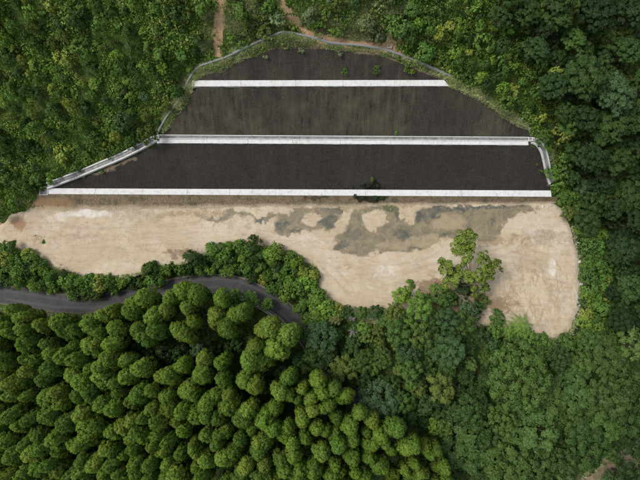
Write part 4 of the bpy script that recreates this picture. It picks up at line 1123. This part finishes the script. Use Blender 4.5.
for (a, b, s, tone, lab) in [(452, 276, 9, 'dark', 'dark leafy bush under the left side of the open-crowned tree'), (462, 289, 9, 'dark', 'dark bush hiding the foot of the open-crowned tree'), (441, 301, 9, 'mid', 'mid green bush left of the foot of the open-crowned tree'), (437, 290, 7, 'fresh', 'green bush left of the open-crowned tree'), (448, 300, 10, 'mid', 'rounded bush at the foot of the open-crowned tree'), (470, 310, 11, 'blue', 'bluish bush below the open-crowned tree'), (484, 302, 7, 'olive', 'olive bush right of the foot of the open-crowned tree'), (426, 300, 7, 'bright', 'bright bush at the brown soil left of the open-crowned tree'), (410, 285, 5, 'bright', 'small bright bush at the inner corner of the sand'), (497, 318, 8, 'mid', 'green bush between the brown soil and the fern trees'), (540, 340, 9, 'fresh', 'fresh green bush just right of the fern trees'), (402, 27, 14, 'mid', 'large dense dark bush above the bare soil patch'), (423, 50, 11, 'fresh', 'fresh green bush between gutter and large dense bush'), (431, 27, 9, 'fresh', 'rounded bush right of the large dense bush'), (414, 8, 9, 'mid', 'bush at the top edge above the large dense bush'), (356, 2, 6, 'dark', 'dark round bush at the top edge right of the path'),
                          (368, 328, 5, 'yellow', 'yellow bush at the lower tip of the sand'), (379, 330, 5, 'bright', 'bright bush beside the yellow one at the tip of the sand'), (391, 326, 5, 'olive', 'olive bush right of the lower tip of the sand'), (44, 242, 2.6, 'fresh', 'tiny green bush on the sand near the orange soil'), (36, 236, 2, 'olive', 'tiny olive bush on the orange soil')]:
    plant_shrub('bush', a, b, s, tone, 'bush', lab, 'bush', 'bushes round the sandy ground' if b > 200 else None, r, 1.1 if s > 8 else .9)

# ------------------------------------------------------------------ shrubs on the hillsides
BANDS = [([(161, 131), (172, 112), (184, 93), (193, 79), (201, 69)], 7, 1), ([(201, 71), (224, 63), (240, 56), (262, 46), (280, 40), (296, 42)], 6.5, 1), ([(290, 38), (310, 42), (340, 46), (365, 48)], 5, .9), ([(235, 40), (255, 30), (272, 22)], 13, .8), ([(395, 8), (400, 15)], 12, .5), ([(300, 22), (330, 30), (360, 36)], 8, .9), ([(365, 49), (395, 56), (415, 65), (448, 79)], 3.5, .8), ([(448, 80), (470, 92), (500, 112), (526, 128)], 6.5, 1), ([(532, 130), (548, 150), (555, 180)], 3, .5),
         ([(228, 30), (240, 20), (250, 0)], 18, .8), ([(310, 10), (350, 20), (385, 25)], 22, .75), ([(0, 311), (40, 312), (90, 314)], 3.5, .7), ([(205, 0), (208, 30), (205, 55)], 6, .8), ([(560, 470), (600, 474), (640, 470)], 16, .6), ([(28, 196), (14, 206)], 5, .6)]
def grassy(u, v, x, y, r):
    k = np.zeros(u.shape, bool)
    for pts, wd, pr in BANDS:
        d = dist_line(u + fbm(x, y, 2.5, 3, 61) * 3, v + fbm(x, y, 2.5, 3, 62) * 3, pts)[0]; k |= (d < wd) & (r.uniform(size=u.shape) < pr)
    return k
LEFT = [(-20, -15), (205, -15), (208, 20), (206, 50), (194, 62), (178, 90), (160, 118), (150, 134), (118, 152), (78, 170), (44, 182), (26, 194), (10, 206), (-20, 214)]
RIGHT = [(405, -12), (500, -12), (545, 40), (560, 90), (566, 130), (572, 180), (558, 188), (552, 165), (542, 140), (534, 128), (520, 114), (498, 100), (470, 82), (448, 68), (428, 58), (410, 44)]
MIDT = [(228, -12), (272, -12), (280, 15), (284, 26), (262, 36), (240, 47), (228, 50)]
MIDR = [(296, -12), (400, -12), (392, 20), (380, 38), (340, 36), (316, 28), (298, 14)]
groups = [(LEFT, 12.0, ['mid', 'fresh', 'olive', 'dark', 'yellow', 'bright', 'blue'], [.24, .22, .16, .15, .08, .10, .05], 'on the left hillside', 'shrubs on the left hillside', 1.0),
          (RIGHT, 10.5, ['mid', 'fresh', 'bright', 'dark', 'yellow', 'olive'], [.22, .28, .2, .12, .09, .09], 'right of the slope', 'shrubs on the right hillside', 1.1),
          (MIDT, 14, ['sage', 'fresh', 'olive'], [.45, .35, .2], 'between the two dirt paths', 'shrubs above the cut slope', .8),
          (MIDR, 15, ['sage', 'fresh', 'bright', 'olive'], [.5, .2, .15, .15], 'above the bare soil patch', 'shrubs above the cut slope', .8)]
counts = {}
for poly, dm, tones, pr, place, grp, hs in groups:
    for p in scatter(poly, dm, 5000, r):
        tone = r.choice(tones, p=pr)
        if grassy(np.array([p[0]]), np.array([p[1]]), np.zeros(1), np.zeros(1), r)[0] and r.uniform() < (.9 if poly in (LEFT, RIGHT) else .35): continue
        if poly is LEFT and p[0] > 120 and p[1] < 100 and tone in ('olive', 'yellow') and r.uniform() < .6: tone = 'dark'
        sz = p[2] * r.uniform(.34, .72)
        counts[grp] = counts.get(grp, 0) + 1
        plant_shrub('shrub' if r.uniform() < .75 else 'bush', p[0], p[1], sz, tone, 'shrub', f'{WORD[tone]} shrub {place}, {where(p[0], p[1])}', 'shrub', grp, r, hs * r.uniform(.8, 1.9))
print('conifers', nconif, 'belt bushes', nb, counts)

# ------------------------------------------------------------------ uncountable cover: undergrowth, pale grass
def clear(x, y):
    return (sdist(x, y, PLAT_COARSE) < -.2) & (sdist(x, y, CUT_POLY) < .0) & (dist_line(x, y, ROAD)[0] > ROAD_HALF + .5) & (dist_line(x, y, GUT[:18])[0] > .55) & (dist_line(x, y, DRL)[0] > 1.25) & (dist_line(x, y, DRR)[0] > 1.2)
DIRT = [[(219, -30), (219, 0), (219, 25), (218, 45), (217, 57)], [(278, -10), (284, 8), (290, 20), (302, 30), (318, 36)], [(312, 35), (335, 40), (355, 44), (378, 46), (402, 54)], [(-30, 232), (-10, 231), (6, 229), (14, 222)], [(575, 490), (605, 468), (636, 452)]]
def cover(name, n, x0, x1, y0, y1, per, rad, size, hgt, mat, label, cat, where_, seed, upright=0):
    r = np.random.default_rng(seed)
    x = r.uniform(x0, x1, n); y = r.uniform(y0, y1, n); z = gz(x, y)
    u, v = pix(np.stack([x, y, z], -1))
    k = (u > -25) & (u < 665) & (v > -25) & (v < 505)
    x, y, z, u, v = (a[k] for a in (x, y, z, u, v))
    k = clear(x, y)
    for i, dp in enumerate(DIRT): k &= dist_line(u, v, dp)[0] > (4.6, 3.2, 5.0, 5.5, 7.0)[i] * r.uniform(.5, 1.25, len(u)) * (1 + .5 * fbm(x, y, 2, 3, 66))
    k &= where_(u, v, x, y, r)
    x, y, z = x[k], y[k], z[k]; T = len(x)
    s = r.uniform(.5, 1.4, T) * np.clip(1 + .75 * fbm(x, y, 4.5, 3, seed), .45, 1.9)
    idx = np.repeat(np.arange(T), per); Q = len(idx)
    if upright:
        a = r.uniform(0, 6.28, Q); tl = r.uniform(.4, 1.7, Q); L_ = size * s[idx] * r.uniform(.6, 1.3, Q)
        b = np.stack([x[idx] + r.normal(size=Q) * rad, y[idx] + r.normal(size=Q) * rad, z[idx] - .05], -1)
        d = np.stack([np.cos(a) * tl, np.sin(a) * tl, np.ones(Q)], -1); d = unit(d)
        sd_ = np.stack([-np.sin(a), np.cos(a), 0 * a], -1) * (L_ * .13)[:, None]
        tip = b + d * L_[:, None] - np.stack([0 * a, 0 * a, L_ * tl * .25], -1)
        V = np.stack([b - sd_, b + sd_, tip], 1).reshape(-1, 3); F = np.arange(3 * Q).reshape(-1, 3)
    else:
        d = unit(r.normal(size=(Q, 3)) + np.array([0, 0, .7])); d[:, 2] = np.abs(d[:, 2])
        C = np.stack([x[idx], y[idx], z[idx]], -1) + d * (rad * s[idx] * r.uniform(.4, 1.1, Q))[:, None] * np.array([1, 1, hgt])
        V, F = cards(C, unit(d + r.normal(size=(Q, 3)) * .5), size * s[idx] * r.uniform(.6, 1.3, Q), r)
    me = mesh(name, V, F, mat, True)
    print(name, T, len(F))
    return put(name, me, None, label, cat, kind='stuff')
MC = m_ground_cover('undergrowth_leaves', [(.26, (.045, .10, .018)), (.40, (.075, .15, .022)), (.52, (.115, .195, .03)), (.62, (.155, .205, .04)), (.75, (.22, .25, .075))], .35)
MG = m_ground_cover('pale_grass', [(.3, (.16, .225, .07)), (.5, (.25, .295, .12)), (.7, (.36, .36, .19))], .5)
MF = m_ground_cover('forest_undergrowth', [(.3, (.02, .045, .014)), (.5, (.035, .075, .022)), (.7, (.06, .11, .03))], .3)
hill = lambda u, v, x, y, r: (v < 215) & ((~grassy(u, v, x, y, r)) | (r.uniform(size=u.shape) < .05))
cover('undergrowth', 190000, -110, 110, 5, 95, 10, .66, .31, 1.3, MC, 'mixed low green undergrowth covering the hillsides', 'undergrowth', hill, 51)
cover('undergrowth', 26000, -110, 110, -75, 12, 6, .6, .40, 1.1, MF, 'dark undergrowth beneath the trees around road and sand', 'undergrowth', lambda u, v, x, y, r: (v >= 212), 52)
def grass_cover(seed):
    r = np.random.default_rng(seed); U = []; W_ = []
    for pts, wd, pr in BANDS + [(PLAT_PX[8:37], 3.2, .55)]:
        P = np.array(pts, float); ln = np.linalg.norm(np.diff(P, axis=0), axis=1).sum()
        n = int(ln * 2 * wd * 2.1 * pr); t = r.uniform(0, len(P) - 1, n); i = np.minimum(t.astype(int), len(P) - 2); f = (t - i)[:, None]
        c = P[i] * (1 - f) + P[i + 1] * f; d = unit(P[i + 1] - P[i])
        o = r.uniform(-1, 1, n) * r.uniform(.75, 1.2, n) * wd
        U.append(c[:, 0] - d[:, 1] * o); W_.append(c[:, 1] + d[:, 0] * o)
    G = on_ground(np.concatenate(U), np.concatenate(W_)); x, y, z = G.T
    sdp_ = sdist(x, y, PLAT_COARSE); z = np.where(sdp_ > -.3, np.maximum(z, -.12), z)
    u, v = pix(G); k = (sdp_ < .7 + .8 * fbm(x, y, 2, 3, 88)) & (sdist(x, y, CUT_POLY) < .5) & (dist_line(x, y, ROAD)[0] > ROAD_HALF + .3) & (dist_line(x, y, DRL)[0] > 1.1) & (dist_line(x, y, DRR)[0] > 1.1)
    k &= (dist_line(x, y, GUT[6:13])[0] > .4) & ((dist_line(x, y, GUT[12:18])[0] > .4) | (r.uniform(size=len(x)) < .6)) & ((dist_line(x, y, GUT[:7])[0] > .5) | (r.uniform(size=len(x)) < .5))
    for i, dp in enumerate(DIRT): k &= dist_line(u, v, dp)[0] > (4.6, 3.2, 5.0, 5.5, 7.0)[i] * r.uniform(.45, 1.15, len(u))
    sdp_ = sdp_[k]; x, y, z = x[k], y[k], np.maximum(z[k], np.where(sdist(x[k], y[k], CUT_POLY) > 0, cut_z(x[k], y[k]), -99)); T = len(x); per = 6
    s = r.uniform(.5, 1.3, T) * (1 + .5 * fbm(x, y, 3, 3, seed)) * np.where(sdp_ > -1, .6, 1); idx = np.repeat(np.arange(T), per); Q = len(idx)
    a = r.uniform(0, 6.28, Q); tl = r.uniform(.5, 2.0, Q); L_ = .62 * s[idx] * r.uniform(.6, 1.3, Q)
    b_ = np.stack([x[idx] + r.normal(size=Q) * .1, y[idx] + r.normal(size=Q) * .1, z[idx] - .05], -1)
    d = unit(np.stack([np.cos(a) * tl, np.sin(a) * tl, np.ones(Q)], -1)); sd_ = np.stack([-np.sin(a), np.cos(a), 0 * a], -1) * (L_ * .085)[:, None]
    tip = b_ + d * L_[:, None]
    V = np.stack([b_ - sd_, b_ + sd_, tip], 1).reshape(-1, 3)
    put('grass', mesh('grass', V, np.arange(3 * Q).reshape(-1, 3), MG, True), None, 'pale wispy grass fringing the cut slope and the dirt paths', 'grass', kind='stuff')
    print('grass', T)
grass_cover(53)

# ------------------------------------------------------------------ weeds on the slope, stones on the sand
wr = np.random.default_rng(91)
WEEDS = [(345, 72, 3.0, 'mid', 'leafy weed on the uppermost tier, leftmost in its row'), (377, 70, 3.6, 'mid', 'leafy weed on the uppermost tier, middle of its row'), (404, 69, 4.2, 'fresh', 'taller leafy weed near the right end of the uppermost tier'), (411, 74, 3.5, 'bright', 'low leafy weed near the right end of the uppermost tier'), (340, 55, 3, 'sage', 'pale weed just below the top of the uppermost tier'), (398, 60, 3.2, 'fresh', 'small weed on the upper right edge of the uppermost tier'), (302, 53, 3.2, 'sage', 'pale weed below the grassy top of the uppermost tier'), (266, 58, 2.6, 'sage', 'tiny pale weed on the left of the uppermost tier'), (397, 133, 2.2, 'fresh', 'tiny weed above the middle terrace'), (102, 173, 2.6, 'sage', 'pale weed below the left drain channel'), (84, 177, 2, 'sage', 'tiny pale weed near the left end of the lowest tier'), (541, 172, 2.4, 'mid', 'small weed beside the curved drain channel'), (536, 165, 2, 'olive', 'tiny olive weed left of the curved drain channel'), (372, 179, 2.4, 'olive', 'small olive weed above the dark stain on the lowest tier')]
for (a, b, s, tone, lab) in WEEDS:
    me, zc, R0 = PROTO['shrub', int(wr.integers(8))]; P = on_cut(a, b); sc_ = s / 4 / R0
    o = put('weed', me, None, lab, 'weed', 'weeds on the cut slope', loc=P - np.array([0, 0, .05])); o.scale = (sc_, sc_, sc_ * .8); o.rotation_euler = (.5, 0, wr.uniform(0, 6)); dot(o, tone, wr)
for (a, b, s, lab) in [(356, 196, 2.6, 'dark weed hanging below the stained terrace, leftmost'), (364, 198, 2.4, 'dark weed hanging below the stained terrace, second from its left'), (375, 197, 3, 'largest dark weed below the stained terrace'), (383, 198, 2.2, 'dark weed at the right end of the stained terrace foot'), (352, 187, 2.2, 'dark weed growing on the left of the stained terrace'), (368, 185.5, 2.8, 'dark weed growing above the stained terrace'), (377, 186, 2.6, 'dark weed growing above the stained terrace, right one')]:
    me, zc, R0 = PROTO['shrub', int(wr.integers(8))]; P = on_cut(a, b); sc_ = s / 4 / R0
    o = put('weed', me, None, lab, 'weed', 'weeds on the cut slope', loc=P - np.array([0, 0, .05])); o.scale = (sc_, sc_, sc_ * .55); o.rotation_euler = (.4, 0, wr.uniform(0, 6)); dot(o, 'deep', wr)

def rock_mesh(seed):
    r = np.random.default_rng(seed); bm_ = []
    n, m = 8, 6
    for i in range(m + 1):
        ph = math.pi * i / m
        for j in range(n):
            th = 2 * math.pi * j / n; q = 1 + r.uniform(-.22, .22)
            bm_.append((q * math.sin(ph) * math.cos(th), q * math.sin(ph) * math.sin(th) * .8, q * math.cos(ph) * .6))
    V = np.array(bm_); V[:n] = V[:n].mean(0); V[-n:] = V[-n:].mean(0)
    F = [(i * n + j, i * n + (j + 1) % n, (i + 1) * n + (j + 1) % n, (i + 1) * n + j) for i in range(m) for j in range(n)]
    return mesh('rock', V, np.array(F), M['rock'])
ROCK = [rock_mesh(500 + i) for i in range(4)]
for (a, b, s, lab) in [(543, 206.5, .45, 'white rock on the sand below the right end of the lowest terrace'), (548, 207, .38, 'second white rock beside the first below the lowest terrace'), (551, 205.5, .3, 'small white rock nearest the right end of the lowest terrace'), (578, 244, .5, 'pale rock at the upper right margin of the sand'), (580, 262, .45, 'pale rock halfway down the right margin of the sand'), (581, 284, .5, 'pale rock on the right margin of the sand, 59 percent down'), (579, 305, .4, 'pale rock low on the right margin of the sand'), (86, 276, .7, 'grey boulder at the lower left edge of the sand'), (263, 231, .22, 'small white stone on the sand above the belt of bushes'), (322, 34, .5, 'white rock beside the gutter at the top of the slope')]:
    P = on_ground(a, b) if b > 300 or b < 60 else at(a, b, 0.02)
    o = put('rock', ROCK[int(wr.integers(4))], None, lab, 'rock', 'pale rocks round the sand', loc=P); o.scale = (s, s, s); o.rotation_euler = (0, 0, wr.uniform(0, 6))
# loose gravel along the sand's right margin and the foot of the bank
Vs = []; n = 700
gu = np.concatenate([wr.normal(579, 2.0, 260), wr.uniform(60, 550, 330), wr.uniform(150, 225, 110)]); gv = np.concatenate([wr.uniform(226, 325, 260), wr.normal(207, 2.2, 330), 0 * np.ones(110)])
gv[-110:] = 262 - (gu[-110:] - 150) * .25 + wr.normal(0, 1.6, 110)
gu[:260] += (np.abs(gv[:260] - 285) / 50) ** 2 * -6
G = at(gu, gv, np.full(len(gu), .02)); rv = np.array([v.co for v in ROCK[0].vertices]); rf = np.array([list(p.vertices) for p in ROCK[0].polygons if len(p.vertices) == 4])
parts = []
for p in G:
    s = wr.uniform(.03, .12); a = wr.uniform(0, 6.28); c, q = math.cos(a), math.sin(a)
    parts.append((np.stack([rv[:, 0] * c - rv[:, 1] * q, rv[:, 0] * q + rv[:, 1] * c, rv[:, 2]], 1) * s + p, rf))
V, F = join(parts)
put('gravel', mesh('gravel', V, F, M['rock']), None, 'loose pale gravel along the margins of the sand', 'gravel', kind='stuff')
